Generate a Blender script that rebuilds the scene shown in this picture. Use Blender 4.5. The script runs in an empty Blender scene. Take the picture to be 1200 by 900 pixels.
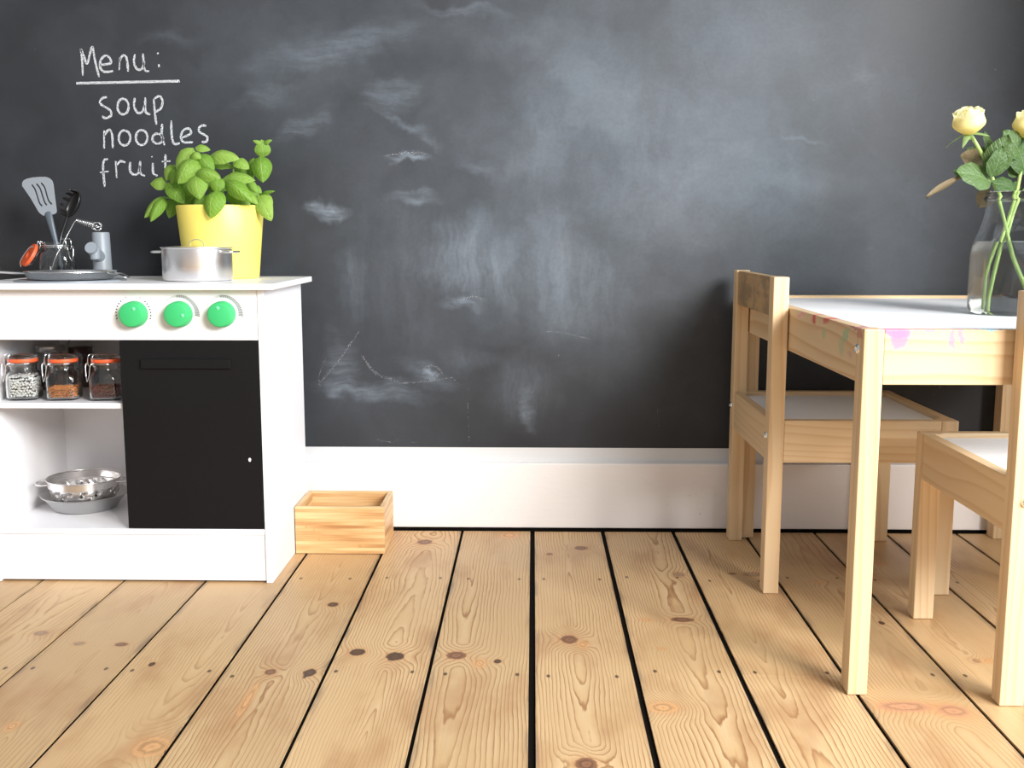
import bpy, bmesh, math, random
from mathutils import Matrix, Vector
random.seed(7)
scene = bpy.context.scene
COL = scene.collection

# ------------------------------------------------------------------ camera
F_PX, PITCH, YAW = 1240.0, math.radians(8.094), math.radians(1.145)
CAM = Vector((0.0, 0.0, 0.6))
fw = Vector((-math.sin(YAW) * math.cos(PITCH), math.cos(YAW) * math.cos(PITCH), -math.sin(PITCH)))
rt = Vector((math.cos(YAW), math.sin(YAW), 0.0))
up = rt.cross(fw)
cam = bpy.data.cameras.new('camera')
cam.sensor_width = 36.0
cam.lens = F_PX / 1200.0 * 36.0
cam.clip_start = 0.02
cam_ob = bpy.data.objects.new('camera', cam)
COL.objects.link(cam_ob)
R3 = Matrix((rt, up, -fw)).transposed()
cam_ob.matrix_world = Matrix.Translation(CAM) @ R3.to_4x4()
scene.camera = cam_ob

# ------------------------------------------------------------------ world, daylight, side fill, exposure
world = bpy.data.worlds.new('room_ambient')
scene.world = world
world.use_nodes = True
bg = world.node_tree.nodes['Background']
bg.inputs[0].default_value = (0.93, 0.96, 1.0, 1)
bg.inputs[1].default_value = 0.36
win = bpy.data.lights.new('window_daylight', 'AREA')
win.shape = 'RECTANGLE'
win.size, win.size_y = 1.3, 1.3
win.energy = 180
win.color = (1.0, 0.985, 0.965)
win_ob = bpy.data.objects.new('window_daylight', win)
COL.objects.link(win_ob)
win_ob.location = (2.0, -1.35, 2.0)
win_ob.rotation_euler = (Vector((-0.1, 1.9, 0.35)) - Vector(win_ob.location)).to_track_quat('-Z', 'Y').to_euler()
side = bpy.data.lights.new('cool_side_fill', 'AREA')  # cool fill lamp, added to brighten the kitchen's right side
side.shape = 'RECTANGLE'
side.size, side.size_y = 1.2, 1.4
side.energy = 78
side.color = (0.74, 0.87, 1.0)
side_ob = bpy.data.objects.new('cool_side_fill', side)
COL.objects.link(side_ob)
side_ob.location = (2.7, 0.1, 1.35)
side_ob.rotation_euler = (Vector((-0.4, 1.7, 0.4)) - Vector(side_ob.location)).to_track_quat('-Z', 'Y').to_euler()
vs = scene.view_settings
vs.view_transform = 'Standard'
vs.look = 'None'
vs.exposure = 0.44
vs.gamma = 1.0
vs.use_curve_mapping = False

# ------------------------------------------------------------------ projection helpers (pixel of the 1200x900 photo -> a point at a given depth / height)
def ray(px, py):
    return fw + rt * ((px - 600) / F_PX) - up * ((py - 450) / F_PX)
def W(px, py, Y):
    d = ray(px, py); return CAM + d * (Y / d.y)
def G(px, py, z=0.0):
    d = ray(px, py); return CAM + d * ((z - CAM.z) / d.z)

# ------------------------------------------------------------------ object helpers
WM = {}
def place(o, parent, M):
    WM[o.name] = M.copy()
    if parent is None:
        o.matrix_world = M
    else:
        o.parent = parent
        o.matrix_parent_inverse = WM[parent.name].inverted()
        o.matrix_basis = M
def link(name, mesh, mat=None, parent=None, M=None, smooth=False):
    o = bpy.data.objects.new(name, mesh)
    COL.objects.link(o)
    place(o, parent, M if M is not None else Matrix.Identity(4))
    if mat is not None and not mesh.materials:
        mesh.materials.append(mat)
    return o
def obj(name, bm, mat=None, parent=None, M=None, smooth=None):
    bmesh.ops.recalc_face_normals(bm, faces=bm.faces[:])
    me = bpy.data.meshes.new(name)
    bm.to_mesh(me); bm.free()
    if smooth is not None:
        for p in me.polygons: p.use_smooth = True
        if smooth < 180:
            me.set_sharp_from_angle(angle=math.radians(smooth))
    return link(name, me, mat, parent, M)
def tag(o, label=None, cat=None, group=None, kind=None):
    if label: o['label'] = label
    if cat: o['category'] = cat
    if group: o['group'] = group
    if kind: o['kind'] = kind
    return o
def thing(name, label, cat, loc, group=None):
    o = bpy.data.objects.new(name, None)
    o.empty_display_size = 0.03
    COL.objects.link(o)
    place(o, None, Matrix.Translation(Vector(loc)))
    return tag(o, label, cat, group)

def new(): return bmesh.new()
def box(bm, x0, x1, y0, y1, z0, z1, bev=0.0, seg=2):
    b = bmesh.new()
    bmesh.ops.create_cube(b, size=1.0)
    for v in b.verts:
        v.co = Vector(((x0 + x1) / 2 + v.co.x * (x1 - x0), (y0 + y1) / 2 + v.co.y * (y1 - y0), (z0 + z1) / 2 + v.co.z * (z1 - z0)))
    if bev > 0:
        bmesh.ops.bevel(b, geom=b.edges[:], offset=bev, segments=seg, profile=0.6, affect='EDGES')
    merge(bm, b)
    return bm
def merge(bm, b, M=None):
    mp = {}
    for v in b.verts:
        mp[v] = bm.verts.new(M @ v.co if M is not None else v.co)
    for f in b.faces:
        try: bm.faces.new([mp[v] for v in f.verts])
        except ValueError: pass
    b.free()
def BOX(*a, **k): return box(new(), *a, **k)
def frame_from(d, hint=Vector((0, 0, 1))):
    d = d.normalized()
    if abs(d.dot(hint)) > 0.98: hint = Vector((1, 0, 0))
    a = d.cross(hint).normalized(); b = a.cross(d).normalized()
    return a, b
def lathe(bm, prof, c=(0, 0, 0), seg=48, axis='z', cap0=False, cap1=False):
    """prof: (radius, height) list."""
    rings = []
    c = Vector(c)
    for r, h in prof:
        ring = []
        for i in range(seg):
            a = 2 * math.pi * i / seg
            p = Vector((r * math.cos(a), r * math.sin(a), h))
            if axis == 'y': p = Vector((p.x, h, p.y))
            if axis == 'x': p = Vector((h, p.x, p.y))
            ring.append(bm.verts.new(c + p))
        rings.append(ring)
    for A, B in zip(rings, rings[1:]):
        for i in range(seg):
            j = (i + 1) % seg
            bm.faces.new((A[i], A[j], B[j], B[i]))
    if cap0: bm.faces.new(rings[0][::-1])
    if cap1: bm.faces.new(rings[-1])
    return bm
def catmull(pts, n=6, closed=False):
    P = [Vector(p) for p in pts]
    if len(P) < 3 and not closed:
        return [P[0].lerp(P[-1], i / n) for i in range(n + 1)]
    out = []
    m = len(P)
    rng = range(m if closed else m - 1)
    for i in rng:
        p1, p2 = P[i], P[(i + 1) % m]
        p0 = P[(i - 1) % m] if closed or i > 0 else p1 * 2 - p2
        p3 = P[(i + 2) % m] if closed or i + 2 < m else p2 * 2 - p1
        for k in range(n):
            t = k / n
            out.append(0.5 * ((2 * p1) + (p2 - p0) * t + (2 * p0 - 5 * p1 + 4 * p2 - p3) * t * t + (3 * p1 - p0 - 3 * p2 + p3) * t ** 3))
    if not closed: out.append(P[-1])
    return out
def tube(bm, pts, r, seg=8, closed=False, cap=True, smooth=0):
    if smooth: pts = catmull(pts, smooth, closed)
    pts = [Vector(p) for p in pts]
    n = len(pts)
    rad = r if isinstance(r, (list, tuple)) else None
    rings = []
    a = None
    for i, p in enumerate(pts):
        if closed: d = pts[(i + 1) % n] - pts[i - 1]
        else: d = pts[min(i + 1, n - 1)] - pts[max(i - 1, 0)]
        if d.length < 1e-9: d = Vector((0, 0, 1))
        d.normalize()
        if a is None: a, _ = frame_from(d)
        a = (a - d * a.dot(d))
        if a.length < 1e-6: a, _ = frame_from(d)
        a.normalize(); b = d.cross(a)
        rr = r if rad is None else (rad[0] + (rad[-1] - rad[0]) * i / max(1, n - 1))
        rings.append([bm.verts.new(p + (a * math.cos(2 * math.pi * k / seg) + b * math.sin(2 * math.pi * k / seg)) * rr) for k in range(seg)])
    rng = range(n if closed else n - 1)
    for i in rng:
        A, B = rings[i], rings[(i + 1) % n]
        for k in range(seg):
            j = (k + 1) % seg
            bm.faces.new((A[k], A[j], B[j], B[k]))
    if cap and not closed:
        bm.faces.new(rings[0][::-1]); bm.faces.new(rings[-1])
    return bm
def super_ring(hw, n, z, seg, c, rot=0.0):
    out = []
    for i in range(seg):
        t = 2 * math.pi * i / seg
        ct, st = math.cos(t), math.sin(t)
        rr = hw / ((abs(ct) ** n + abs(st) ** n) ** (1.0 / n))
        out.append(Vector((c[0] + rr * math.cos(t + rot), c[1] + rr * math.sin(t + rot), c[2] + z)))
    return out
def loft(bm, rings, cap0=True, cap1=True):
    R = [[bm.verts.new(p) for p in ring] for ring in rings]
    n = len(R[0])
    for A, B in zip(R, R[1:]):
        for i in range(n):
            j = (i + 1) % n
            bm.faces.new((A[i], A[j], B[j], B[i]))
    if cap0: bm.faces.new(R[0][::-1])
    if cap1: bm.faces.new(R[-1])
    return bm

# ------------------------------------------------------------------ node helpers
class NT:
    def __init__(s, name):
        s.m = bpy.data.materials.new(name); s.m.use_nodes = True
        s.t = s.m.node_tree; s.bsdf = s.t.nodes['Principled BSDF']
        s.out = s.t.nodes['Material Output']
    def n(s, typ): return s.t.nodes.new(typ)
    def put(s, sock, v):
        if v is None: return
        if hasattr(v, 'is_output'): s.t.links.new(v, sock)
        else:
            try: sock.default_value = v
            except Exception: sock.default_value = (*v, 1.0)
    def math(s, op, a, b=None, c=None, clamp=False):
        n = s.n('ShaderNodeMath'); n.operation = op; n.use_clamp = clamp
        for i, v in enumerate((a, b, c)): s.put(n.inputs[i], v)
        return n.outputs[0]
    def vmath(s, op, a, b=None):
        n = s.n('ShaderNodeVectorMath'); n.operation = op
        s.put(n.inputs[0], a)
        if op == 'SCALE': s.put(n.inputs['Scale'], b)
        else: s.put(n.inputs[1], b)
        return n.outputs['Value'] if op in ('LENGTH', 'DOT_PRODUCT', 'DISTANCE') else n.outputs[0]
    def coords(s): return s.n('ShaderNodeTexCoord').outputs['Object']
    def sep(s, v):
        n = s.n('ShaderNodeSeparateXYZ'); s.put(n.inputs[0], v); return n.outputs
    def comb(s, x, y, z=0.0):
        n = s.n('ShaderNodeCombineXYZ')
        for i, v in enumerate((x, y, z)): s.put(n.inputs[i], v)
        return n.outputs[0]
    def mapping(s, v, loc=(0, 0, 0), rot=(0, 0, 0), scale=(1, 1, 1), typ='POINT'):
        n = s.n('ShaderNodeMapping'); n.vector_type = typ
        s.put(n.inputs['Vector'], v)
        n.inputs['Location'].default_value = loc; n.inputs['Rotation'].default_value = rot; n.inputs['Scale'].default_value = scale
        return n.outputs[0]
    def noise(s, v, scale=5.0, detail=3.0, rough=0.55, dist=0.0, color=False):
        n = s.n('ShaderNodeTexNoise')
        s.put(n.inputs['Vector'], v); n.inputs['Scale'].default_value = scale; n.inputs['Detail'].default_value = detail
        n.inputs['Roughness'].default_value = rough; n.inputs['Distortion'].default_value = dist
        return n.outputs['Color'] if color else n.outputs['Fac']
    def voronoi(s, v, scale, feature='F1', out='Distance'):
        n = s.n('ShaderNodeTexVoronoi'); n.feature = feature
        s.put(n.inputs['Vector'], v); n.inputs['Scale'].default_value = scale
        return n.outputs[out]
    def rng(s, v, a, b, c=0.0, d=1.0, smooth=True):
        n = s.n('ShaderNodeMapRange'); n.interpolation_type = 'SMOOTHSTEP' if smooth else 'LINEAR'
        for i, q in enumerate((v, a, b, c, d)): s.put(n.inputs[i], q)
        return n.outputs[0]
    def ramp(s, v, stops, interp='LINEAR'):
        n = s.n('ShaderNodeValToRGB'); s.put(n.inputs[0], v)
        cr = n.color_ramp; cr.interpolation = interp
        while len(cr.elements) < len(stops): cr.elements.new(0.5)
        for e, (p, c) in zip(cr.elements, stops):
            e.position = p; e.color = (*c, 1) if len(c) == 3 else c
        return n.outputs[0]
    def mix(s, f, a, b, blend='MIX'):
        n = s.n('ShaderNodeMix'); n.data_type = 'RGBA'; n.blend_type = blend
        s.put(n.inputs[0], f); s.put(n.inputs[6], a if hasattr(a, 'is_output') else (*a[:3], 1)); s.put(n.inputs[7], b if hasattr(b, 'is_output') else (*b[:3], 1))
        return n.outputs[2]
    def bump(s, h, strength=0.2, dist=0.002):
        n = s.n('ShaderNodeBump'); n.inputs['Strength'].default_value = strength; n.inputs['Distance'].default_value = dist
        s.put(n.inputs['Height'], h); s.t.links.new(n.outputs[0], s.bsdf.inputs['Normal'])
    def blob(s, v2, u, w, ru, rw, rot=0.0, inner=0.0, outer=1.0):
        """soft elliptic mask: 1 inside, 0 outside."""
        m = s.mapping(v2, (u, w, 0), (0, 0, rot), (ru, rw, 1), 'TEXTURE')
        return s.rng(s.vmath('LENGTH', m), outer, inner, 0.0, 1.0)
    def set(s, **k):
        names = dict(color='Base Color', rough='Roughness', metal='Metallic', ior='IOR', trans='Transmission Weight', spec='Specular IOR Level', sss='Subsurface Weight', coat='Coat Weight', alpha='Alpha')
        for a, v in k.items(): s.put(s.bsdf.inputs[names[a]], v)
        return s.m
def lin(r, g, b):
    f = lambda c: (c / 255 / 12.92) if c / 255 <= 0.04045 else ((c / 255 + 0.055) / 1.055) ** 2.4
    return (f(r), f(g), f(b))
def plain(name, color, rough=0.5, metal=0.0, var=0.04, nscale=8.0, bump=0.0, spec=0.5):
    s = NT(name); c = s.coords()
    nz = s.noise(c, nscale, 4)
    dark = tuple(x * (1 - 2 * var) for x in color); lite = tuple(min(1, x * (1 + 2 * var)) for x in color)
    s.set(color=s.mix(nz, dark, lite), rough=rough, metal=metal, spec=spec)
    if bump: s.bump(s.noise(c, nscale * 40, 2), bump, 0.0006)
    return s.m
def glass_mat(name, tint=(1, 1, 1), rough=0.0, ior=1.45):
    s = NT(name); c = s.coords()
    nz = s.noise(c, 6.0, 2)
    s.set(color=s.mix(nz, tuple(x * 0.985 for x in tint), tint), rough=rough, trans=1.0, ior=ior)
    return s.m
def metal_mat(name, color, rough=0.22, brushed=(1, 1, 30)):
    s = NT(name); c = s.coords()
    nz = s.noise(s.mapping(c, scale=brushed), 8.0, 2)
    s.set(color=color, rough=s.rng(nz, 0.2, 0.8, rough * 0.94, rough * 1.06), metal=1.0)
    return s.m
def wood_mat(name, axis, light, dark, ring=0.0075, strength=0.55, paint=None, rough=0.5):
    """pine: growth rings around an axis running along the piece, each piece offset by its own random number."""
    s = NT(name); c = s.coords()
    X = s.sep(c)
    idx = 'xyz'.index(axis); a, b = [i for i in range(3) if i != idx]
    info = s.n('ShaderNodeObjectInfo').outputs['Random']
    st = [1.0, 1.0, 1.0]; st[idx] = 0.12
    off = s.comb(s.math('MULTIPLY', info, 13.7), s.math('MULTIPLY', info, 7.3), s.math('MULTIPLY', info, 3.1))
    cs = s.vmath('ADD', s.mapping(c, scale=st), off)
    wob = s.math('SUBTRACT', s.noise(cs, 9.0, 2), 0.5)
    wob2 = s.math('SUBTRACT', s.noise(s.vmath('ADD', cs, (4.1, 2.2, 8.8)), 9.0, 2), 0.5)
    A = s.math('ADD', s.math('ADD', s.math('FRACT', s.math('MULTIPLY', X[a], 4.0)), s.math('MULTIPLY', info, 0.37)), s.math('MULTIPLY', wob, 0.1))
    B = s.math('ADD', s.math('ADD', s.math('MULTIPLY', X[b], 1.6), s.math('MULTIPLY', info, 1.9)), s.math('MULTIPLY', wob2, 0.1))
    A = s.math('ADD', s.math('MULTIPLY', X[a], 1.0), s.math('ADD', s.math('MULTIPLY', info, 0.6), s.math('MULTIPLY', wob, 0.05)))
    Rr = s.math('ADD', A, s.math('MULTIPLY', B, 0.35))
    fr = s.math('FRACT', s.math('DIVIDE', Rr, ring))
    k = strength
    mid = tuple(l + (d - l) * 0.3 * k for l, d in zip(light, dark))
    drk = tuple(l + (d - l) * k for l, d in zip(light, dark))
    col = s.ramp(fr, [(0.0, light), (0.55, mid), (0.86, drk), (1.0, light)])
    fib_s = [220.0, 220.0, 220.0]; fib_s[idx] = 6.0
    fib = s.noise(s.mapping(c, scale=fib_s), 1.0, 2)
    col = s.mix(s.math('MULTIPLY', fib, 0.25), col, tuple(x * 0.72 for x in light))
    big = s.noise(cs, 3.0, 2)
    col = s.mix(s.rng(big, 0.35, 0.75, 0, 0.3), col, tuple(x * y for x, y in zip(light, (0.9, 0.8, 0.66))))
    if paint:
        ui, wi, blobs = paint
        v2 = s.comb(X[ui], X[wi], 0)
        wn = s.noise(c, 45.0, 4, 0.65, color=True)
        v2 = s.vmath('ADD', v2, s.vmath('SCALE', s.vmath('SUBTRACT', wn, (0.5, 0.5, 0.5)), 0.030))
        for (u, w, ru, rw, pc, stg) in blobs:
            mk = s.math('MULTIPLY', s.blob(v2, u, w, ru, rw, 0, 0.55, 1.0), stg)
            col = s.mix(mk, col, pc)
    s.set(color=col, rough=rough)
    s.bump(fib, 0.08, 0.0008)
    return s.m

# ------------------------------------------------------------------ the wall
WALL_Y = 2.115
SK_Y = 2.096
def wp(px, py):
    p = W(px, py, WALL_Y); return p.x, p.z
PXW = 2.115 / F_PX      # metres per pixel on the wall
def wall_material():
    s = NT('chalkboard_paint'); c = s.coords(); X = s.sep(c)
    v2 = s.comb(X[0], X[2], 0)
    wn = s.vmath('SUBTRACT', s.noise(v2, 7.0, 4, color=True), (0.5, 0.5, 0.5))
    vw = s.vmath('ADD', v2, s.vmath('SCALE', wn, 0.12))
    wn2 = s.vmath('SUBTRACT', s.noise(v2, 30.0, 3, color=True), (0.5, 0.5, 0.5))
    vw = s.vmath('ADD', vw, s.vmath('SCALE', wn2, 0.03))
    # streaks left by a wiped cloth: upright, slanted and long sweeping
    vs_ = s.vmath('ADD', v2, s.vmath('SCALE', wn, 0.06))
    st_v = s.noise(s.mapping(vs_, rot=(0, 0, math.radians(6)), scale=(34, 6.0, 1)), 1.0, 6, 0.72)
    st_h = s.noise(s.mapping(vs_, rot=(0, 0, math.radians(-20)), scale=(9, 55, 1)), 1.0, 6, 0.72)
    patch = s.noise(vw, 3.2, 4, 0.6)
    fine = s.noise(v2, 130.0, 3, 0.7)
    streak_v = s.rng(st_v, 0.32, 0.7, 0.45, 1.3)
    streak_h = s.rng(st_h, 0.32, 0.7, 0.3, 1.35)
    plain_b, vert_b, hor_b = None, None, None
    def acc(a, b): return b if a is None else s.math('ADD', a, b)
    # even veil, chalk dust with window glare painted in (px centre, radius in px, rotation deg, strength)
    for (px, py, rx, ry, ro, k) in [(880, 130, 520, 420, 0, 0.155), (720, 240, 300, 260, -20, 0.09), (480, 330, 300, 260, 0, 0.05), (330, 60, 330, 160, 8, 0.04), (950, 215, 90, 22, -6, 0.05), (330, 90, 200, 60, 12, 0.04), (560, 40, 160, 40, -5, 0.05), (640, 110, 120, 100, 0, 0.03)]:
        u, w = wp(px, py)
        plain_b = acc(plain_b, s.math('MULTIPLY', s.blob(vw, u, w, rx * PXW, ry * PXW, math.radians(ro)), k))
    for (px, py, rx, ry, ro, k) in [(545, 300, 55, 75, 10, 0.20), (590, 320, 28, 60, 0, 0.16), (650, 320, 50, 110, 0, 0.12), (700, 340, 70, 90, 0, 0.08), (555, 420, 40, 22, -12, 0.08), (480, 300, 110, 150, 0, 0.05), (410, 330, 30, 60, 0, 0.08), (610, 460, 60, 55, 20, 0.10), (620, 180, 60, 120, 5, 0.06), (760, 170, 90, 150, 0, 0.06)]:
        u, w = wp(px, py)
        vert_b = acc(vert_b, s.math('MULTIPLY', s.blob(vw, u, w, rx * PXW, ry * PXW, math.radians(ro)), k))
    for (px, py, rx, ry, ro, k) in [(383, 243, 34, 13, 0, 0.38), (478, 182, 38, 7, 8, 0.30), (460, 110, 45, 30, 20, 0.13), (400, 60, 140, 26, 12, 0.11), (540, 14, 80, 12, -4, 0.11), (350, 150, 60, 18, 22, 0.12), (480, 150, 60, 8, -25, 0.13), (440, 455, 95, 18, -10, 0.16), (500, 435, 60, 22, -14, 0.10), (400, 430, 32, 60, 0, 0.13), (540, 352, 28, 9, 8, 0.20), (505, 435, 18, 8, 8, 0.30), (395, 460, 18, 10, -30, 0.20), (480, 225, 36, 14, 5, 0.15), (560, 200, 40, 14, -25, 0.10), (200, 45, 50, 14, 10, 0.05), (310, 120, 60, 12, 15, 0.06), (940, 162, 50, 5, -8, 0.10), (1020, 290, 10, 8, 0, 0.10), (1000, 95, 20, 14, -60, 0.06), (620, 480, 14, 36, 15, 0.16)]:
        u, w = wp(px, py)
        hor_b = acc(hor_b, s.math('MULTIPLY', s.blob(vw, u, w, rx * PXW, ry * PXW, math.radians(ro)), k))
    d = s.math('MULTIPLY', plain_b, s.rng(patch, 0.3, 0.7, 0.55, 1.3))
    d = s.math('ADD', d, s.math('MULTIPLY', vert_b, streak_v))
    d = s.math('ADD', d, s.math('MULTIPLY', hor_b, streak_h))
    d = s.math('ADD', d, s.rng(patch, 0.38, 0.75, 0.0, 0.035))
    d = s.math('MULTIPLY', d, s.rng(fine, 0.3, 0.7, 0.92, 1.06))
    # stray chalk specks
    sp = s.voronoi(v2, 26.0)
    d = s.math('ADD', d, s.math('MULTIPLY', s.rng(sp, 0.035, 0.015, 0, 0.35), s.rng(s.noise(v2, 4.0, 1), 0.5, 0.62, 0, 1)))
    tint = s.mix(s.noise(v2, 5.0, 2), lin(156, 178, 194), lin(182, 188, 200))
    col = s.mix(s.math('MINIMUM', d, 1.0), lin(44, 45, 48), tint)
    s.set(color=col, rough=s.rng(patch, 0.3, 0.7, 0.5, 0.62), spec=0.3)
    s.bump(s.noise(v2, 60.0, 4), 0.08, 0.002)
    return s.m
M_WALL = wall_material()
XL, XR = -3.2, 1.07
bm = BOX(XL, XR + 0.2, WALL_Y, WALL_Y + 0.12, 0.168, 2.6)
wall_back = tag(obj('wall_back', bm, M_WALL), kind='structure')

# chalk writing, stroke by stroke
def chalk_material(name, thr):
    s = NT(name); c = s.coords(); X = s.sep(c)
    v2 = s.comb(X[0], X[2], 0)
    g = s.noise(v2, 620.0, 2, 0.6)
    s.set(color=lin(214, 216, 218), rough=0.9, alpha=s.rng(g, thr, thr + 0.14))
    return s.m
M_CHALK = chalk_material('white_chalk', 0.40)
M_CHALK_FAINT = chalk_material('faint_chalk', 0.56)
def ribbon(bm, pts2, w, yoff=0.0008, tips=0.5):
    pts = catmull([(p[0], 0, p[1]) for p in pts2], 5) if len(pts2) > 2 else [Vector((p[0], 0, p[1])) for p in pts2]
    L, Rr = [], []
    n = len(pts)
    for i, p in enumerate(pts):
        d = pts[min(i + 1, n - 1)] - pts[max(i - 1, 0)]
        d = d.normalized() if d.length > 1e-9 else Vector((1, 0, 0))
        nrm = Vector((-d.z, 0, d.x))
        k = w * (0.5 + random.uniform(-0.08, 0.08))
        if i in (0, n - 1): k *= tips
        L.append(bm.verts.new((p.x + nrm.x * k, WALL_Y - yoff, p.z + nrm.z * k)))
        Rr.append(bm.verts.new((p.x - nrm.x * k, WALL_Y - yoff, p.z - nrm.z * k)))
    for i in range(n - 1):
        bm.faces.new((L[i], L[i + 1], Rr[i + 1], Rr[i]))
def ell(cx, cy, rx, ry, n=11, a0=-80):
    return [(cx + rx * math.cos(math.radians(a0 + 360 * i / (n - 1))), cy + ry * math.sin(math.radians(a0 + 360 * i / (n - 1)))) for i in range(n)]
WORDS = {
 'Menu:': [[(70, 80), (78, 150), (82, 230)], [(70, 80), (88, 125), (105, 165), (120, 115), (135, 70), (150, 150), (172, 238)],
   [(175, 172), (235, 162), (230, 132), (205, 120), (180, 148), (180, 190), (205, 210), (250, 205)],
   [(287, 130), (284, 200)], [(284, 155), (300, 122), (318, 122), (328, 150), (333, 208)],
   [(370, 112), (366, 160), (385, 196), (412, 190), (424, 150)], [(415, 108), (424, 195), (450, 208)],
   [(494, 110), (502, 104)], [(503, 168), (505, 184)]],
 'underline': [[(45, 273), (620, 261)]],
 'soup': [[(216, 350), (190, 356), (178, 385), (232, 422), (238, 452), (208, 466), (188, 456)], ell(305, 402, 31, 44),
   [(370, 355), (366, 400), (385, 436), (412, 430), (425, 395)], [(428, 352), (430, 430), (456, 446)],
   [(475, 360), (482, 440), (490, 502)], [(478, 358), (508, 345), (524, 372), (515, 412), (485, 432)]],
 'noodles': [[(200, 535), (200, 635)], [(200, 562), (228, 530), (244, 560), (248, 632)], ell(313, 576, 32, 42), ell(408, 574, 32, 42),
   ell(497, 580, 29, 28), [(522, 498), (520, 565), (536, 618)], [(572, 480), (575, 560), (588, 608), (620, 606)],
   [(630, 577), (680, 552), (672, 525), (642, 532), (625, 570), (642, 600), (694, 600)],
   [(766, 508), (736, 510), (726, 540), (770, 568), (768, 596), (740, 600)]],
 'fruit': [[(222, 695), (200, 700), (194, 745), (203, 848)], [(177, 768), (226, 762)], [(264, 705), (270, 798)], [(268, 728), (290, 706), (318, 712)],
   [(345, 710), (344, 758), (365, 780), (390, 770), (398, 730)], [(400, 705), (400, 768), (426, 788)], [(470, 715), (473, 772), (497, 786)], [(464, 678), (466, 684)],
   [(540, 668), (540, 740), (546, 790), (565, 795)], [(520, 708), (568, 705)]],
}
for wname, strokes in WORDS.items():
    bm = new()
    for st in strokes:
        pts = [wp(80 + x / 4.737, 40 + y / 4.737) for x, y in st]
        ribbon(bm, pts, (4.6 if wname == 'underline' else 2.5) * PXW, tips=0.7)
    o = obj('chalk_underline' if wname == 'underline' else 'chalk_word', bm, M_CHALK, wall_back)
    o['label'] = 'white chalk underline' if wname == 'underline' else 'handwritten white chalk word ' + wname.strip(':')
MARKS = [([(373, 451), (395, 425), (421, 388)], 2.0), ([(423, 415), (440, 437), (466, 447)], 3.0), ([(466, 449), (500, 447), (530, 442)], 2.0), ([(530, 442), (540, 453)], 1.6), ([(495, 432), (508, 428), (518, 438), (500, 441)], 2.4),
         ([(537, 352), (556, 348), (568, 352)], 3.0), ([(451, 183), (475, 179), (500, 180)], 2.4), ([(548, 470), (550, 520)], 1.2), ([(635, 388), (660, 390), (690, 397)], 1.3),
         ([(480, 518), (490, 518)], 1.5), ([(455, 520), (462, 514)], 1.2), ([(663, 85), (668, 91)], 2.0), ([(763, 394), (765, 395)], 2.2), ([(770, 475), (772, 500)], 1.4), ([(382, 420), (374, 440), (376, 455)], 1.2), ([(1163, 80), (1170, 84)], 2.0), ([(1182, 50), (1184, 56)], 1.2), ([(950, 117), (965, 115)], 1.6), ([(442, 515), (460, 518), (470, 512)], 1.0)]
bm = new()
for pts, w in MARKS:
    ribbon(bm, [wp(*p) for p in pts], w * PXW, 0.0006, 0.4)
o = obj('chalk_scuffs', bm, M_CHALK_FAINT, wall_back); o['label'] = 'faint chalk scuffs and streaks'; o['kind'] = 'stuff'

# pale strip of wall left between board paint and skirting
M_STRIP = plain('grey_white_wall_paint', lin(214, 214, 214), 0.6, var=0.03, nscale=6)
tag(obj('trim_1', BOX(XL, XR + 0.2, WALL_Y - 0.0008, WALL_Y + 0.05, 0.12, 0.1685), M_STRIP), kind='structure')

def skirting_material():
    s = NT('skirting_paint'); c = s.coords(); X = s.sep(c); v2 = s.comb(X[0], X[2], 0)
    ch = s.rng(s.noise(s.mapping(v2, scale=(1, 1.6, 1)), 26.0, 5, 0.7), 0.66, 0.70, 0, 1)
    low = s.rng(X[2], 0.10, 0.015, 0.0, 1.0)
    edge = s.rng(X[2], 0.128, 0.139, 0.0, 0.8)
    m = s.math('MULTIPLY', ch, s.math('MAXIMUM', low, edge), clamp=True)
    base = s.mix(s.noise(c, 5.0, 3), lin(238, 232, 229), lin(247, 243, 241))
    s.set(color=s.mix(m, base, lin(160, 140, 128)), rough=0.45)
    s.bump(s.noise(s.mapping(c, scale=(1, 1, 3)), 35.0, 4), 0.15, 0.003)
    return s.m
M_SKIRT = skirting_material()
tag(obj('baseboard_back', BOX(XL, XR + 0.2, SK_Y, SK_Y + 0.019, 0.0055, 0.14, bev=0.003), M_SKIRT), kind='structure')

# short return wall on the right: added unseen to shade the chalkboard end
M_RWALL = plain('off_white_wall', lin(222, 218, 212), 0.7, var=0.02, nscale=4)
RW_X = 1.07
tag(obj('shade_wall_right', BOX(RW_X, RW_X + 0.12, 1.45, WALL_Y, 0.0, 2.6, bev=0.004), M_RWALL), kind='structure')
tag(obj('shade_wall_baseboard', BOX(RW_X - 0.018, RW_X - 0.0003, 1.46, SK_Y - 0.0005, 0.008, 0.14, bev=0.003), M_SKIRT), kind='structure')

# ------------------------------------------------------------------ the floor: boards with their own knots
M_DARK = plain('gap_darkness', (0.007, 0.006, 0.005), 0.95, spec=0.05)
floor = tag(obj('floor', BOX(XL, 3.0, -1.6, WALL_Y + 0.1, -0.06, -0.0212), M_DARK), kind='structure')
PW = 0.1426
N1 = G(625, 677).y; N2 = G(625, 790).y
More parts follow.
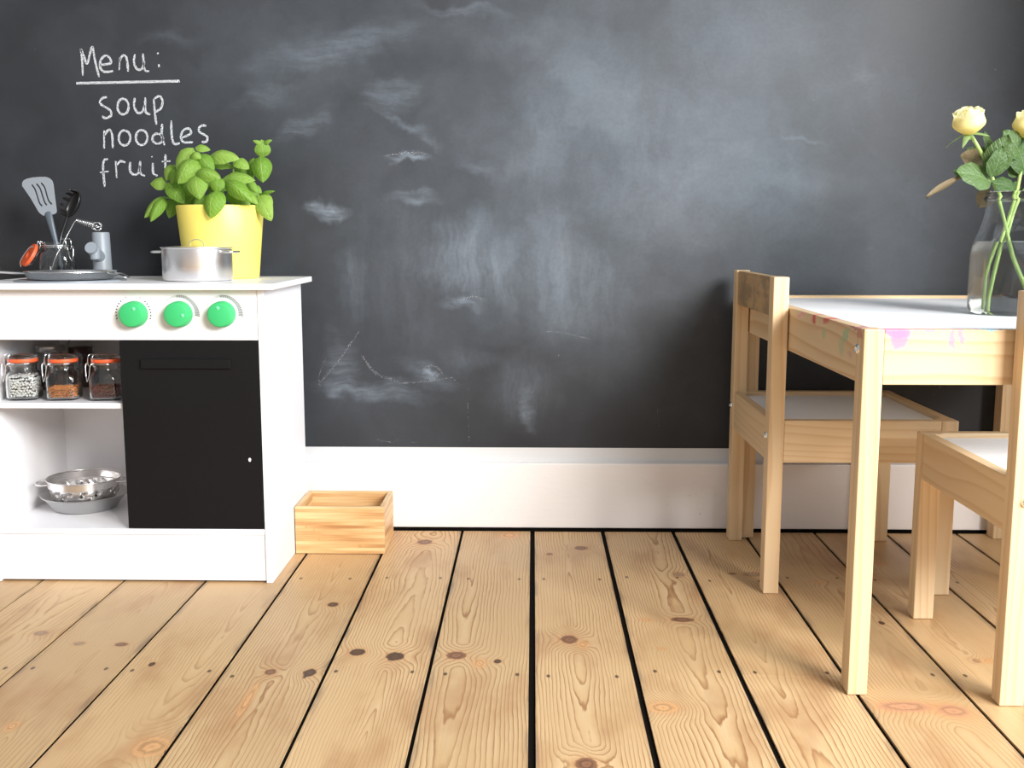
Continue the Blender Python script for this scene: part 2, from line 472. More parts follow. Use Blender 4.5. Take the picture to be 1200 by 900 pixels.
# knots: pixel centre, size in m (across, along), tone, how far the grain bends
KN = {
 -1: [(419, 764, .013, .010, 'k', .012), (463, 769, .014, .012, 'k', .016), (498, 635, .016, .013, 'b', .012)],
  0 - 100: [],
 0: [(535, 768, .016, .011, 'b', .016), (562, 777, .010, .012, 'o', .008), (583, 775, .006, .006, 'k', .006), (597, 627, .018, .018, 'o', .010)],
 1: [(681, 642, .014, .010, 'b', .010), (644, 649, .007, .006, 'b', .004), (667, 749, .014, .013, 'b', .020), (687, 895, .014, .012, 'b', .020), (683, 755, .008, .010, 'o', .010)],
 2: [(799, 726, .020, .008, 'b', .008), (757, 726, .010, .005, 'o', .004), (777, 829, .020, .012, 'o', .018), (796, 673, .012, .010, 'g', .006), (776, 760, .006, .004, 'o', .004)],
 3: [(882, 673, .020, .010, 'g', .012), (858, 672, .008, .004, 'b', .002), (790, 800, .01, .01, 'o', .0)],
 4: [(1033, 730, .005, .006, 'k', .003), (1060, 828, .040, .012, 'r', .014), (1117, 833, .022, .014, 'r', .014), (960, 682, .012, .006, 'o', .004)],
 5: [(1144, 774, .006, .006, 'g', .003), (1160, 774, .012, .006, 'o', .006), (1030, 660, .012, .006, 'o', .004)],
 -2: [(317, 787, .009, .008, 'b', .010), (390, 708, .010, .008, 'k', .008), (363, 788, .010, .010, 'k', .012), (290, 820, .006, .035, 'o', .0), (297, 730, .006, .008, 'o', .004)],
 -3: [(178, 875, .022, .018, 'o', .018), (197, 880, .005, .020, 'k', .004), (178, 778, .005, .006, 'k', .003)],
 -4: [(93, 754, .010, .006, 'g', .004), (142, 755, .011, .006, 'b', .006), (14, 851, .008, .01, 'o', .006)],
 -5: [(48, 742, .012, .008, 'g', .006)],
}
TONES = {'k': lin(70, 48, 38), 'b': lin(120, 82, 60), 'o': lin(196, 146, 98), 'g': lin(128, 104, 84), 'r': lin(176, 124, 98)}
def plank_material(i, xc, rnd):
    s = NT('pine_board'); c = s.coords(); X = s.sep(c)
    seed = rnd.uniform(0, 50)
    u = s.math('SUBTRACT', X[0], xc)
    v = X[1]
    P2 = s.comb(u, v, 0)
    wn = s.vmath('SUBTRACT', s.noise(s.comb(s.math('MULTIPLY', u, 6.0), s.math('ADD', s.math('MULTIPLY', v, 1.5), seed), seed), 1.0, 2, color=True), (0.5, 0.5, 0.5))
    wx = s.sep(wn)
    uc = rnd.uniform(-0.045, 0.045)
    h0 = rnd.uniform(0.004, 0.03); sl = rnd.choice((-1, 1)) * rnd.uniform(0.012, 0.042)
    a = s.math('ADD', s.math('SUBTRACT', u, uc), s.math('MULTIPLY', wx[0], 0.035))
    h = s.math('ADD', s.math('MULTIPLY', s.math('SUBTRACT', v, 1.5), sl), s.math('ADD', s.math('MULTIPLY', wx[1], 0.06), h0))
    Rr = s.math('SQRT', s.math('ADD', s.math('MULTIPLY', a, a), s.math('MULTIPLY', h, h)))
    fn = s.noise(s.comb(s.math('MULTIPLY', u, 40.0), s.math('MULTIPLY', v, 7.0), seed), 1.0, 3)
    Rr = s.math('ADD', Rr, s.math('MULTIPLY', fn, 0.009))
    masks = []
    for (px, py, ru, rv, tone, bend) in KN.get(i, []):
        g = G(px, py)
        m = s.mapping(P2, (g.x - xc, g.y, 0), (0, 0, 0), (ru, rv * 1.4, 1), 'TEXTURE')
        ln = s.vmath('LENGTH', m)
        masks.append((ln, tone, g.x - xc, g.y, ru, rv))
        if bend > 0:
            Rr = s.math('ADD', Rr, s.rng(ln, 0.3, 3.4, bend, 0.0))
    ring = rnd.uniform(0.0036, 0.0056)
    fr = s.math('FRACT', s.math('DIVIDE', Rr, ring))
    L = rnd.uniform(0.86, 1.0)
    light = tuple(x * L for x in lin(224, 192, 147)); mid = tuple(x * L for x in lin(213, 177, 129)); dark = tuple(x * L for x in lin(152, 104, 62))
    col = s.ramp(fr, [(0.0, light), (0.6, mid), (0.86, dark), (0.94, light), (1.0, light)])
    # rings fade in and out over the board
    fade = s.noise(s.comb(s.math('MULTIPLY', u, 9.0), s.math('MULTIPLY', v, 3.0), seed + 9), 1.0, 3)
    col = s.mix(s.rng(fade, 0.33, 0.66, *((0.9, 0.45) if i <= -3 else (0.62, 0.0) if i < 4 else (0.85, 0.35))), col, mid)
    fib = s.noise(s.comb(s.math('MULTIPLY', u, 420.0), s.math('MULTIPLY', v, 12.0), seed), 1.0, 2)
    col = s.mix(s.math('MULTIPLY', fib, 0.22), col, dark)
    worn = s.noise(s.comb(s.math('MULTIPLY', u, 14.0), s.math('MULTIPLY', v, 5.0), seed + 3), 1.0, 4)
    col = s.mix(s.rng(worn, 0.46, 0.74, 0, 0.58), col, lin(168, 122, 82))
    # grime along the board edges
    ed = s.math('SUBTRACT', s.math('ABSOLUTE', u), PW / 2 - 0.014)
    edn = s.noise(s.comb(s.math('MULTIPLY', u, 60.0), s.math('MULTIPLY', v, 9.0), seed + 6), 1.0, 4)
    col = s.mix(s.math('MULTIPLY', s.rng(ed, 0.0, 0.013), s.rng(edn, 0.42, 0.7, 0, 0.8)), col, lin(112, 92, 76))
    for ln, tone, ku, kv, ru, rv in masks:
        tc = TONES[tone]
        wob = s.math('ADD', ln, s.math('MULTIPLY', s.math('SUBTRACT', s.noise(P2, 120.0, 3), 0.5), 0.55))
        halo = s.rng(wob, 1.9, 0.8, 0, 0.35)
        col = s.mix(halo, col, lin(196, 140, 90))
        core = s.rng(wob, 1.0, 0.82, 0, 0.92 if tone in 'kb' else 0.6)
        kc = s.ramp(s.math('FRACT', s.math('MULTIPLY', wob, 1.6)), [(0, tc), (0.5, tuple(x * 1.5 for x in tc)), (0.85, tuple(x * 0.6 for x in tc)), (1, tc)])
        col = s.mix(core, col, kc)
    # two rows of old nail holes
    for vn in (N1 + rnd.uniform(-.012, .012), N2 + rnd.uniform(-.015, .015)):
        au = s.math('SUBTRACT', s.math('ABSOLUTE', s.math('ADD', u, rnd.uniform(-.008, .008))), rnd.uniform(0.042, 0.054))
        nv = s.comb(au, s.math('SUBTRACT', v, vn), 0)
        nl = s.vmath('LENGTH', s.mapping(nv, (0, 0, 0), (0, 0, 0), (0.0032, 0.0058, 1), 'TEXTURE'))
        col = s.mix(s.rng(nl, 1.1, 0.6, 0, 0.85), col, lin(62, 44, 34))
    s.set(color=col, rough=s.rng(fade, 0.3, 0.7, 0.36, 0.5), spec=0.4)
    s.bump(s.math('ADD', s.math('MULTIPLY', fr, 0.5), fib), 0.12, 0.0012)
    return s.m
rnd = random.Random(11)
obj('wall_gap_fill', BOX(XL, XR + 0.2, SK_Y - 0.0053, WALL_Y, -0.0205, 0.0004), M_DARK, floor)
obj('wall_gap_fill', BOX(XL, XR + 0.2, SK_Y + 0.0045, WALL_Y + 0.1, 0.0005, 0.0054), M_DARK, floor)  # added dark box: blocks light under the skirting, stands for gap shade
for i in range(-14, 12):
    x1 = i * PW; x0 = x1 - PW; xc = (x0 + x1) / 2
    if x0 > RW_X + 0.3: continue
    gap = {0: 0.0046, 1: 0.0040, 2: 0.0038}.get(i, 0.0027)
    gapl = {1: 0.0046, 2: 0.0040, 3: 0.0038}.get(i, 0.0027)
    mat = plank_material(i, xc, rnd)
    obj('board_joint', BOX(x1 - gap - 0.0003, x1 + 0.0055, -1.55, SK_Y - 0.006, -0.0205, -0.0032), M_DARK, floor)
    cuts = {3: [G(930, 792).y], -5: [G(10, 789).y]}.get(i, [rnd.uniform(-1.0, 0.7)] if abs(i) > 1 or True else [])
    ys = [-1.55] + cuts + [SK_Y - 0.0055]
    for a, b in zip(ys, ys[1:]):
        dz = rnd.uniform(-0.0008, 0.0)
        obj('floorboard', BOX(x0 + gapl, x1 - gap, a + 0.0003, b - 0.0003, -0.021, dz), mat, floor)

# ------------------------------------------------------------------ materials of the things
M_WHITE = plain('white_foil', lin(240, 238, 239), 0.38, var=0.008, nscale=3)
M_WHITE_IN = M_WHITE
M_BLACKDOOR = plain('matt_black_board', lin(17, 16, 17), 0.6, var=0.08, nscale=9, bump=0.1, spec=0.2)
M_GREEN = plain('green_plastic', lin(58, 184, 108), 0.5, var=0.02)
M_GREEN_L = plain('pale_green_plastic', lin(120, 225, 160), 0.4, var=0.02)
M_INK = plain('black_print', lin(34, 32, 34), 0.6)
M_INK_L = plain('grey_print', lin(190, 188, 190), 0.6)
M_GREYPL = plain('grey_plastic', lin(140, 146, 152), 0.4, var=0.02)
M_GREYPL_D = plain('slate_plastic', lin(84, 92, 100), 0.4, var=0.05)
M_BLACKPL = plain('black_plastic', lin(30, 29, 29), 0.32, var=0.1)
M_STEEL = metal_mat('brushed_steel', (0.86, 0.84, 0.83), 0.28, (1, 1, 4))
M_STEEL_D = metal_mat('dull_steel', (0.56, 0.56, 0.56), 0.36, (1, 1, 4))
M_CHROME = metal_mat('bright_wire', (0.80, 0.80, 0.80), 0.14)
M_GLASS = glass_mat('clear_glass', (0.97, 0.985, 0.98))
M_RUBBER = plain('orange_rubber', lin(232, 96, 48), 0.5, var=0.05, nscale=20)
M_YELLOW = plain('yellow_ceramic', lin(250, 230, 112), 0.42, var=0.015)
M_SOIL = plain('dark_soil', lin(52, 38, 28), 0.9, var=0.3, nscale=90, bump=0.6)
PINE_L = lin(226, 199, 159); PINE_D = lin(200, 155, 104)
M_WX = wood_mat('pine_along_x', 'x', PINE_L, PINE_D)
M_WY = wood_mat('pine_along_y', 'y', PINE_L, PINE_D)
M_WZ = wood_mat('pine_along_z', 'z', PINE_L, PINE_D, 0.012)
M_PANEL = plain('white_hardboard', lin(240, 242, 245), 0.55, var=0.01, spec=0.15)

# ------------------------------------------------------------------ play kitchen
KF = 1.758; KB = 2.045
KR = -0.4494; KRI = -0.4604; KLI = -0.925; KL = -0.936
KTOP = 0.518
t = thing('play_kitchen', "white toy play kitchen with green knobs and black oven door", 'play kitchen', ((KL + KR) / 2, KF, 0))
obj('side_panel', BOX(KRI, KR, KF, KB, 0.0, 0.5075, bev=0.001), M_WHITE, t)
obj('side_panel', BOX(KL, KLI, KF, KB, 0.0, 0.5075, bev=0.001), M_WHITE, t)
obj('worktop', BOX(KL - 0.016, KR + 0.021, KF - 0.021, KB + 0.004, 0.5078, KTOP, bev=0.0015), M_WHITE, t)['label'] = 'thin white overhanging worktop'
cp = obj('control_panel', BOX(KLI, KRI - 0.0006, KF + 0.0015, KF + 0.012, 0.4225, 0.5075, bev=0.0008), M_WHITE, t)
obj('back_panel', BOX(KLI, KRI, KB - 0.004, KB - 0.0002, 0.0955, 0.507), M_WHITE_IN, t)
obj('divider', BOX(-0.690, -0.680, KF + 0.02, KB - 0.005, 0.0957, 0.42), M_WHITE_IN, t)
obj('shelf', BOX(KLI, -0.6902, KF + 0.008, KB - 0.005, 0.3045, 0.3138, bev=0.0008), M_WHITE_IN, t)
obj('bottom_shelf', BOX(KLI, KRI - 0.0005, KF + 0.001, KB - 0.005, 0.0855, 0.0955, bev=0.0006), M_WHITE_IN, t)
obj('plinth', BOX(KLI, KRI - 0.0005, KF + 0.003, KF + 0.014, 0.0035, 0.0848, bev=0.0006), M_WHITE, t)
DZ0, DZ1 = 0.0968, 0.4215
dr = obj('oven_door', BOX(-0.6965, KRI - 0.0012, KF + 0.001, KF + 0.013, DZ0, DZ1, bev=0.0006), M_BLACKDOOR, t)
dr['label'] = 'matt black oven door'
obj('door_handle', BOX(-0.6606, -0.508, KF - 0.0035, KF + 0.0012, 0.3747, 0.3905, bev=0.001), M_BLACKDOOR, dr)['label'] = 'flat black handle strip'
pc = W(292.5, 539, KF)
bm = new(); lathe(bm, [(0.0001, 0), (0.0022, 0), (0.0024, 0.0006)], (pc.x, KF + 0.0004, pc.z), 9, 'y')
for v_ in bm.verts: v_.co.z = pc.z + (v_.co.z - pc.z) * 1.5
obj('paint_chip', bm, M_WHITE, dr)
for kx, ky, dot in ((153, 369, 60), (206, 369, -5), (257, 369, 100)):
    c = W(kx, ky, KF - 0.018)
    bm = new()
    lathe(bm, [(0.0, -0.0195), (0.0165, -0.0195), (0.0195, -0.0185), (0.0208, -0.0165), (0.0222, 0.0), (0.0222, 0.0016)], (c.x, KF, c.z), 48, 'y', cap0=False)
    kn = obj('knob', bm, M_GREEN, t, smooth=35); kn['label'] = 'round green plastic knob'
    ax, az = c.x + 0.0115 * math.cos(math.radians(dot)), c.z + 0.0115 * math.sin(math.radians(dot))
    bm = new(); lathe(bm, [(0.0, -0.0012), (0.0022, -0.001), (0.0031, 0.0)], (ax, KF - 0.0194, az), 16, 'y')
    obj('pointer_dot', bm, M_GREEN_L, kn, smooth=60)
    # printed dial scale round the knob
    bm = new(); bl = new()
    first = kx == 153
    cc = W(kx + 3, ky - 1, KF)
    for k in range(9 if first else 34):
        f = k / (8 if first else 33)
        if first:
            for side in ((195 - 82 * f), (-15 + 80 * f)):
                a = math.radians(side); r0, r1 = 0.0282, 0.0282 + (0.0022 if k < 8 else 0.003)
                tgt = bm if k < 7 else bl
                q = []
                for rr, da in ((r0, -.035), (r0, .035), (r1, .035), (r1, -.035)):
                    q.append(tgt.verts.new((cc.x + rr * math.cos(a + da), KF + 0.0011, cc.z + rr * math.sin(a + da))))
                tgt.faces.new(q)
        else:
            a = math.radians(150 - 155 * f); r0 = 0.0275; r1 = r0 + 0.002 + 0.0062 * f
            tgt = bl if f < 0.35 else bm
            q = [tgt.verts.new((cc.x + rr * math.cos(a + da), KF + 0.0011, cc.z + rr * math.sin(a + da))) for rr, da in ((r0, -.021), (r0, .021), (r1, .021), (r1, -.021))]
            tgt.faces.new(q)
    tag(obj('dial_scale', bm, M_INK, cp), kind='stuff'); tag(obj('dial_scale', bl, M_INK_L, cp), kind='stuff')
# sink ring and tap
SINK = (W(83, 320, 1.853).x, 1.853)
bm = new(); lathe(bm, [(0.070, -0.012), (0.072, -0.0002), (0.074, 0.0022), (0.088, 0.0028), (0.092, 0.0018), (0.0925, 0.0)], (SINK[0], SINK[1], KTOP), 64)
lathe(bm, [(0.0001, -0.012), (0.070, -0.012)], (SINK[0], SINK[1], KTOP), 64)
for v_ in bm.verts:
    if v_.co.z < KTOP: v_.co.z = max(v_.co.z, KTOP + 0.0004)
obj('sink_rim', bm, M_GREYPL, t, smooth=50)['label'] = 'grey plastic rim of the toy sink'
FA = W(119.5, 300, 1.985)
bm = new(); lathe(bm, [(0.0, 0.0), (0.0175, 0.0), (0.0172, 0.004), (0.0158, 0.082), (0.0146, 0.0845), (0.0, 0.0845)], (FA.x, 1.985, KTOP), 40)
fo = obj('tap', bm, M_GREYPL, t, smooth=40); fo['label'] = 'grey plastic toy tap'
sp0 = Vector((FA.x, 1.985, KTOP + 0.034)); e1 = W(106.3, 290, 1.932)
bm = new(); tube(bm, [sp0, e1], 0.0108, 28)
obj('spout', bm, M_GREYPL, fo, smooth=40)
bm = new(); lathe(bm, [(0.0, 0.0), (0.0090, 0.0), (0.0090, -0.021), (0.0072, -0.0225), (0.0, -0.0225)], (e1.x + 0.0032, e1.y + 0.011, e1.z), 28)
obj('nozzle', bm, M_GREYPL, fo, smooth=50)

# ------------------------------------------------------------------ clip-top jars
def bail(parent, c, ang, rneck, zt, s=1.0):
    """wire clasp: hinge wire over the lid edge and the long lever hanging down."""
    er = Vector((math.cos(ang), math.sin(ang), 0)); et = Vector((-er.y, er.x, 0)); C0 = Vector(c)
    P = lambda r, tt, z: C0 + er * (rneck + r) + et * tt + Vector((0, 0, zt + z))
    bm = new()
    for sgn in (-1, 1):
        tube(bm, [P(-0.006, sgn * 0.006 * s, 0.004 * s), P(0.004, sgn * 0.0065 * s, 0.003 * s), P(0.006 * s, sgn * 0.007 * s, -0.012 * s), P(0.002, sgn * 0.0075 * s, -0.016 * s)], 0.0008 * s, 6, smooth=4)
        tube(bm, [P(0.0035 * s, sgn * 0.0085 * s, -0.010 * s), P(0.010 * s, sgn * 0.0075 * s, -0.013 * s), P(0.012 * s, sgn * 0.005 * s, -0.030 * s), P(0.013 * s, sgn * 0.001 * s, -0.040 * s)], 0.0008 * s, 6, smooth=4)
    tube(bm, [P(0.013 * s, -0.001 * s, -0.040 * s), P(0.0135 * s, 0, -0.0415 * s), P(0.013 * s, 0.001 * s, -0.040 * s)], 0.0008 * s, 6)
    tube(bm, [P(-0.006, -0.006 * s, 0.004 * s), P(-0.006, 0.006 * s, 0.004 * s)], 0.0008 * s, 6)
    obj('wire_clasp', bm, M_CHROME, parent, smooth=80)
    bm = new()
    ring = [C0 + Vector((math.cos(a) * rneck, math.sin(a) * rneck, zt - 0.012 * s)) for a in [2 * math.pi * k / 40 for k in range(40)]]
    tube(bm, ring, 0.0009 * s, 6, closed=True)
    obj('neck_wire', bm, M_CHROME, parent, smooth=80)
def clip_jar(label, c, hw, hb, ang, rot=0.25, closed=True, lidmat=None, group=None, name='clip_jar'):
    """square-shouldered glass jar; hb = height up to the gasket."""
    t = thing(name, label, 'jar', c, group)
    rn = hw * 0.80
    prof = [(hw * 0.82, 5, 0.0), (hw * 0.95, 5, 0.0015), (hw, 4.6, 0.006), (hw, 4.2, hb * 0.55), (hw * 0.97, 3.4, hb * 0.66), (hw * 0.88, 2.4, hb * 0.74), (rn, 2.0, hb * 0.79), (rn, 2.0, hb * 0.93), (rn + 0.002, 2.0, hb * 0.955), (rn + 0.002, 2.0, hb)]
    th = 0.0022
    outer = [super_ring(w, n, z, 48, c, rot) for w, n, z in prof]
    inner = [super_ring(w - th - (0.001 if z > hb * .95 else 0), n, max(z, 0.004), 48, c, rot) for w, n, z in prof[1:]][::-1]
    bm = new(); loft(bm, outer + inner, True, True)
    obj('glass_body', bm, M_GLASS, t, smooth=60)
    if closed:
        bm = new(); lathe(bm, [(rn - 0.003, -0.0005), (rn + 0.0028, -0.0005), (rn + 0.0034, 0.0022), (rn + 0.0028, 0.0052), (rn - 0.003, 0.0052), (rn - 0.003, -0.0005)], (c[0], c[1], c[2] + hb + 0.0008), 48)
        obj('rubber_gasket', bm, M_RUBBER, t, smooth=50)['label'] = 'orange rubber gasket'
        bm = new(); lathe(bm, [(0.0, 0.0), (rn + 0.002, 0.0), (rn + 0.0026, 0.002), (rn + 0.001, 0.0045), (rn * 0.6, 0.007), (0.0, 0.0072)], (c[0], c[1], c[2] + hb + 0.0062), 48)
        obj('glass_lid', bm, lidmat or M_GLASS, t, smooth=50)
        bail(t, c, ang, rn + 0.002, hb + 0.010, hb / 0.066)
    return t
def inside_ring(hw, z, c, rot): return super_ring(hw, 4.2, z, 48, c, rot)
def grains(name, label, c, hw, z1, rot, size, n, mat, coremat, flat=1.0, seed=1):
    r = random.Random(seed); h = hw - 0.0022 - 0.0008
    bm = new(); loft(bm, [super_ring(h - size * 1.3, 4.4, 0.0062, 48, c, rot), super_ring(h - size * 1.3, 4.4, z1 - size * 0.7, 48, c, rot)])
    base = bmesh.new(); bmesh.ops.create_icosphere(base, subdivisions=1, radius=size)
    vv = [v.co.copy() for v in base.verts]; ff = [[v.index for v in f.verts] for f in base.faces]; base.free()
    verts, faces = [], []
    ncore = len(bm.faces)
    spots = []
    step = size * 2.0
    zr = 0.0052 + size
    row = 0
    while zr < z1 - size * 0.5:
        cnt = int(8 * (h - size) / step)
        for k in range(cnt):
            tt = 2 * math.pi * (k + 0.5 * (row % 2)) / cnt
            ct, st = math.cos(tt), math.sin(tt); rr = (h - size) / ((abs(ct) ** 4.4 + abs(st) ** 4.4) ** (1 / 4.4))
            spots.append((rr * math.cos(tt + rot), rr * math.sin(tt + rot), zr))
        zr += step * 0.9; row += 1
    q = h - size * 2.2
    m_ = int(2 * q / step)
    for i_ in range(m_ + 1):
        for j_ in range(m_ + 1):
            x, y = -q + 2 * q * i_ / m_, -q + 2 * q * j_ / m_
            spots.append((x * math.cos(rot) - y * math.sin(rot), x * math.sin(rot) + y * math.cos(rot), z1 - size * r.uniform(0.2, 0.9)))
    for (x, y, zz) in spots:
        jt = size * 0.5
        p = Vector((c[0] + x + r.uniform(-jt, 0) * (1 if x > 0 else -1), c[1] + y + r.uniform(-jt, 0) * (1 if y > 0 else -1), c[2] + zz + r.uniform(-jt, jt)))
        M = Matrix.Translation(p) @ Matrix.Rotation(r.uniform(0, 6), 4, Vector((r.random(), r.random(), r.random() + 0.1)).normalized())
        nv = [bm.verts.new(M @ Vector((v.x, v.y, v.z * flat))) for v in vv]
        for f in ff: bm.faces.new([nv[i] for i in f])
    nf = len(bm.faces)
    o = obj(name, bm, mat, smooth=180)
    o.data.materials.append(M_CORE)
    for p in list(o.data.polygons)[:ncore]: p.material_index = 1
    return tag(o, label, name.replace('_', ' '), kind='stuff')
def speck_mat(name, c1, c2, scale, lo, hi):
    s = NT(name); c = s.coords()
    nz = s.noise(c, scale, 2, 0.7)
    s.set(color=s.mix(s.rng(nz, lo, hi), c1, c2), rough=0.55)
    return s.m
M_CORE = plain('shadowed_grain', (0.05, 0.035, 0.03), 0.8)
M_BEADS = speck_mat('white_beans', lin(120, 112, 106), lin(240, 237, 232), 200, 0.25, 0.36)
M_LENTIL = speck_mat('orange_lentils', lin(226, 124, 58), lin(250, 176, 108), 300, 0.3, 0.7)
M_BEAN = speck_mat('red_beans', lin(70, 26, 26), lin(134, 66, 60), 260, 0.35, 0.65)
M_SPICE = speck_mat('brown_spice', lin(58, 32, 26), lin(104, 60, 46), 200, 0.35, 0.65)
SZ = 0.3138
J = [(30, 'glass clip jar of white speckled beans on the kitchen shelf', 'b'), (76.5, 'glass clip jar a third full of orange lentils on the kitchen shelf', 'l'), (126.5, 'glass clip jar of dark red beans beside the oven door', 'r')]
JHW = 0.0272
for px, lab, k in J:
    p = W(px, 472, 1.812); c = (p.x, 1.812, SZ + 0.0002)
    rot = 0.18
    clip_jar(lab, c, JHW, 0.0655, math.radians(234), rot, group='clip jars on the kitchen shelf')
    if k == 'b': grains('white_beans', 'white speckled beans filling a glass clip jar', c, JHW, 0.041, rot, 0.0026, 520, M_BEADS, None, 1.0, 3)
    if k == 'l': grains('orange_lentils', 'layer of orange lentils in a glass clip jar', c, JHW, 0.021, rot, 0.0017, 560, M_LENTIL, None, 0.6, 4)
    if k == 'r': grains('red_beans', 'layer of dark red beans in a glass clip jar', c, JHW, 0.023, rot, 0.0018, 560, M_BEAN, None, 0.8, 5)
# back row: a jar with a steel lid and a taller dark one
p = W(62, 470, 1.93); c = (p.x, 1.93, SZ + 0.0002)
t = thing('screw_jar', 'glass jar with a flat steel lid behind the clip jars', 'jar', c)
bm = new(); prof = [(0.022, 0.0), (0.0255, 0.002), (0.026, 0.008), (0.026, 0.052), (0.022, 0.061), (0.021, 0.070)]
lathe(bm, prof + [(r - 0.002, max(h, 0.004)) for r, h in prof[::-1]], c, 40, cap0=True, cap1=True)
obj('glass_body', bm, M_GLASS, t, smooth=50)
bm = new(); lathe(bm, [(0.0, 0.069), (0.0205, 0.0701), (0.0235, 0.0702), (0.0262, 0.074), (0.0264, 0.080), (0.0250, 0.0815), (0.0, 0.0815)], c, 40)
obj('steel_lid', bm, M_STEEL_D, t, smooth=40)
bm = new(); lathe(bm, [(0.0001, 0.0046), (0.0232, 0.0046), (0.0236, 0.034), (0.0001, 0.036)], c, 32)
tag(obj('ground_spice', bm, M_SPICE, smooth=60), 'dark ground spice in the steel-lidded jar', 'spice', kind='stuff')
p = W(98, 470, 1.965); c = (p.x, 1.965, SZ + 0.0002)
t = thing('tall_spice_jar', 'tall dark reddish brown jar at the back of the shelf', 'jar', c)
bm = new(); prof = [(0.020, 0.0), (0.0235, 0.002), (0.024, 0.008), (0.024, 0.080), (0.020, 0.088), (0.0195, 0.092)]
lathe(bm, prof + [(r - 0.002, max(h, 0.004)) for r, h in prof[::-1]], c, 40, cap0=True, cap1=True)
obj('glass_body', bm, M_GLASS, t, smooth=50)
bm = new(); lathe(bm, [(0.0, 0.0915), (0.0215, 0.092), (0.0225, 0.094), (0.0225, 0.105), (0.021, 0.1065), (0.0, 0.1065)], c, 40)
obj('lid', bm, plain('dark_red_lid', lin(88, 46, 40), 0.5), t, smooth=40)
bm = new(); lathe(bm, [(0.0001, 0.0046), (0.0214, 0.0046), (0.0216, 0.074), (0.0001, 0.076)], c, 32)
tag(obj('red_spice', bm, M_SPICE, smooth=60), 'reddish brown spice filling the tall jar', 'spice', kind='stuff')

# ------------------------------------------------------------------ colander in a round tin
ZB = 0.0957
PC = W(99.5, 590, 1.895)
pcx, pcy = PC.x, 1.90
t = thing('cake_tin', 'dull grey round tin with sloping sides under the colander', 'tin', (pcx, pcy, ZB))
bm = new()
prof = [(0.0001, 0.0002), (0.050, 0.0002), (0.056, 0.003), (0.0755, 0.0285), (0.0765, 0.029), (0.0775, 0.0285), (0.0765, 0.0275)]
lathe(bm, prof, (pcx, pcy, ZB), 72)
o = obj('tin_body', bm, M_STEEL_D, t, smooth=40)
md = o.modifiers.new('thickness', 'SOLIDIFY'); md.thickness = 0.0007; md.offset = 1
ccx, ccz = pcx - 0.0005, ZB + 0.0135
t = thing('colander', 'shiny steel toy colander with round holes and two loop handles', 'colander', (ccx, pcy, ccz))
cz = lambda h: ccz + h
wallprof = [(0.040, 0.0), (0.051, 0.0036), (0.0575, 0.0125), (0.0600, 0.023), (0.0606, 0.0295), (0.0636, 0.0308), (0.0640, 0.0425), (0.0662, 0.0445)]
bm = new()
NS = 60
def cwall(h):
    for (r0, h0), (r1, h1) in zip(wallprof, wallprof[1:]):
        if h0 <= h <= h1: return r0 + (r1 - r0) * (h - h0) / (h1 - h0)
    return wallprof[-1][0]
levels = [0.0, 0.0036, 0.0085, 0.0145, 0.0210, 0.0275, 0.0295, 0.0308, 0.0425, 0.0445]
hole_rows = {3: lambda i: i % 8 == 2, 4: lambda i: i % 8 in (0, 4)}
def cpt(i, h, dr=0.0):
    a = 2 * math.pi * i / NS; r = cwall(h) + dr
    return Vector((ccx + r * math.cos(a), pcy + r * math.sin(a), cz(h)))
for li in range(len(levels) - 1):
    h0, h1 = levels[li], levels[li + 1]
    for i in range(NS):
        if li in hole_rows and hole_rows[li](i):
            m_a, m_h = i + 0.5, (h0 + h1) / 2
            corners = [(i, h0), (i + .5, h0), (i + 1, h0), (i + 1, m_h), (i + 1, h1), (i + .5, h1), (i, h1), (i, m_h)]
            rad = 0.0019
            circ = []
            for (ci, ch) in corners:
                dx = (ci - m_a) * 2 * math.pi / NS * cwall(m_h); dh = ch - m_h
                L = math.hypot(dx, dh)
                circ.append((m_a + dx / L * rad / (2 * math.pi / NS * cwall(m_h)), m_h + dh / L * rad))
            O_ = [bm.verts.new(cpt(*q)) for q in corners]; I_ = [bm.verts.new(cpt(*q)) for q in circ]
            for k in range(8):
                bm.faces.new((O_[k], O_[(k + 1) % 8], I_[(k + 1) % 8], I_[k]))
        else:
            bm.faces.new([bm.verts.new(cpt(*q)) for q in ((i, h0), (i + 1, h0), (i + 1, h1), (i, h1))])
fv = [bm.verts.new(cpt(i, 0.0)) for i in range(NS)]
bm.faces.new(fv[::-1])
bmesh.ops.remove_doubles(bm, verts=bm.verts[:], dist=1e-5)
o = obj('bowl', bm, M_STEEL, t, smooth=45)
md = o.modifiers.new('thickness', 'SOLIDIFY'); md.thickness = 0.0007; md.offset = -1
bm = new(); tube(bm, [Vector((ccx + 0.0662 * math.cos(a), pcy + 0.0662 * math.sin(a), cz(0.0445))) for a in [2 * math.pi * k / 72 for k in range(72)]], 0.0011, 8, closed=True)
obj('rim', bm, M_STEEL, t, smooth=80)
bm = new(); lathe(bm, [(0.0385, 0.0005), (0.0400, 0.0005), (0.0400, -0.0118), (0.0385, -0.0118), (0.0385, 0.0005)], (ccx, pcy, ccz), 48)
obj('foot_ring', bm, M_STEEL_D, t, smooth=40)
for ang in (205, 5):
    a = math.radians(ang); er = Vector((math.cos(a), math.sin(a), 0)); et = Vector((-er.y, er.x, 0)); C0 = Vector((ccx, pcy, cz(0.039)))
    bm = new(); tube(bm, [C0 + er * 0.064 + et * 0.020, C0 + er * 0.074 + et * 0.019, C0 + er * 0.082 + et * 0.010, C0 + er * 0.082 - et * 0.010, C0 + er * 0.074 - et * 0.019, C0 + er * 0.064 - et * 0.020], 0.0015, 8, smooth=5)
    obj('loop_handle', bm, M_STEEL, t, smooth=80)

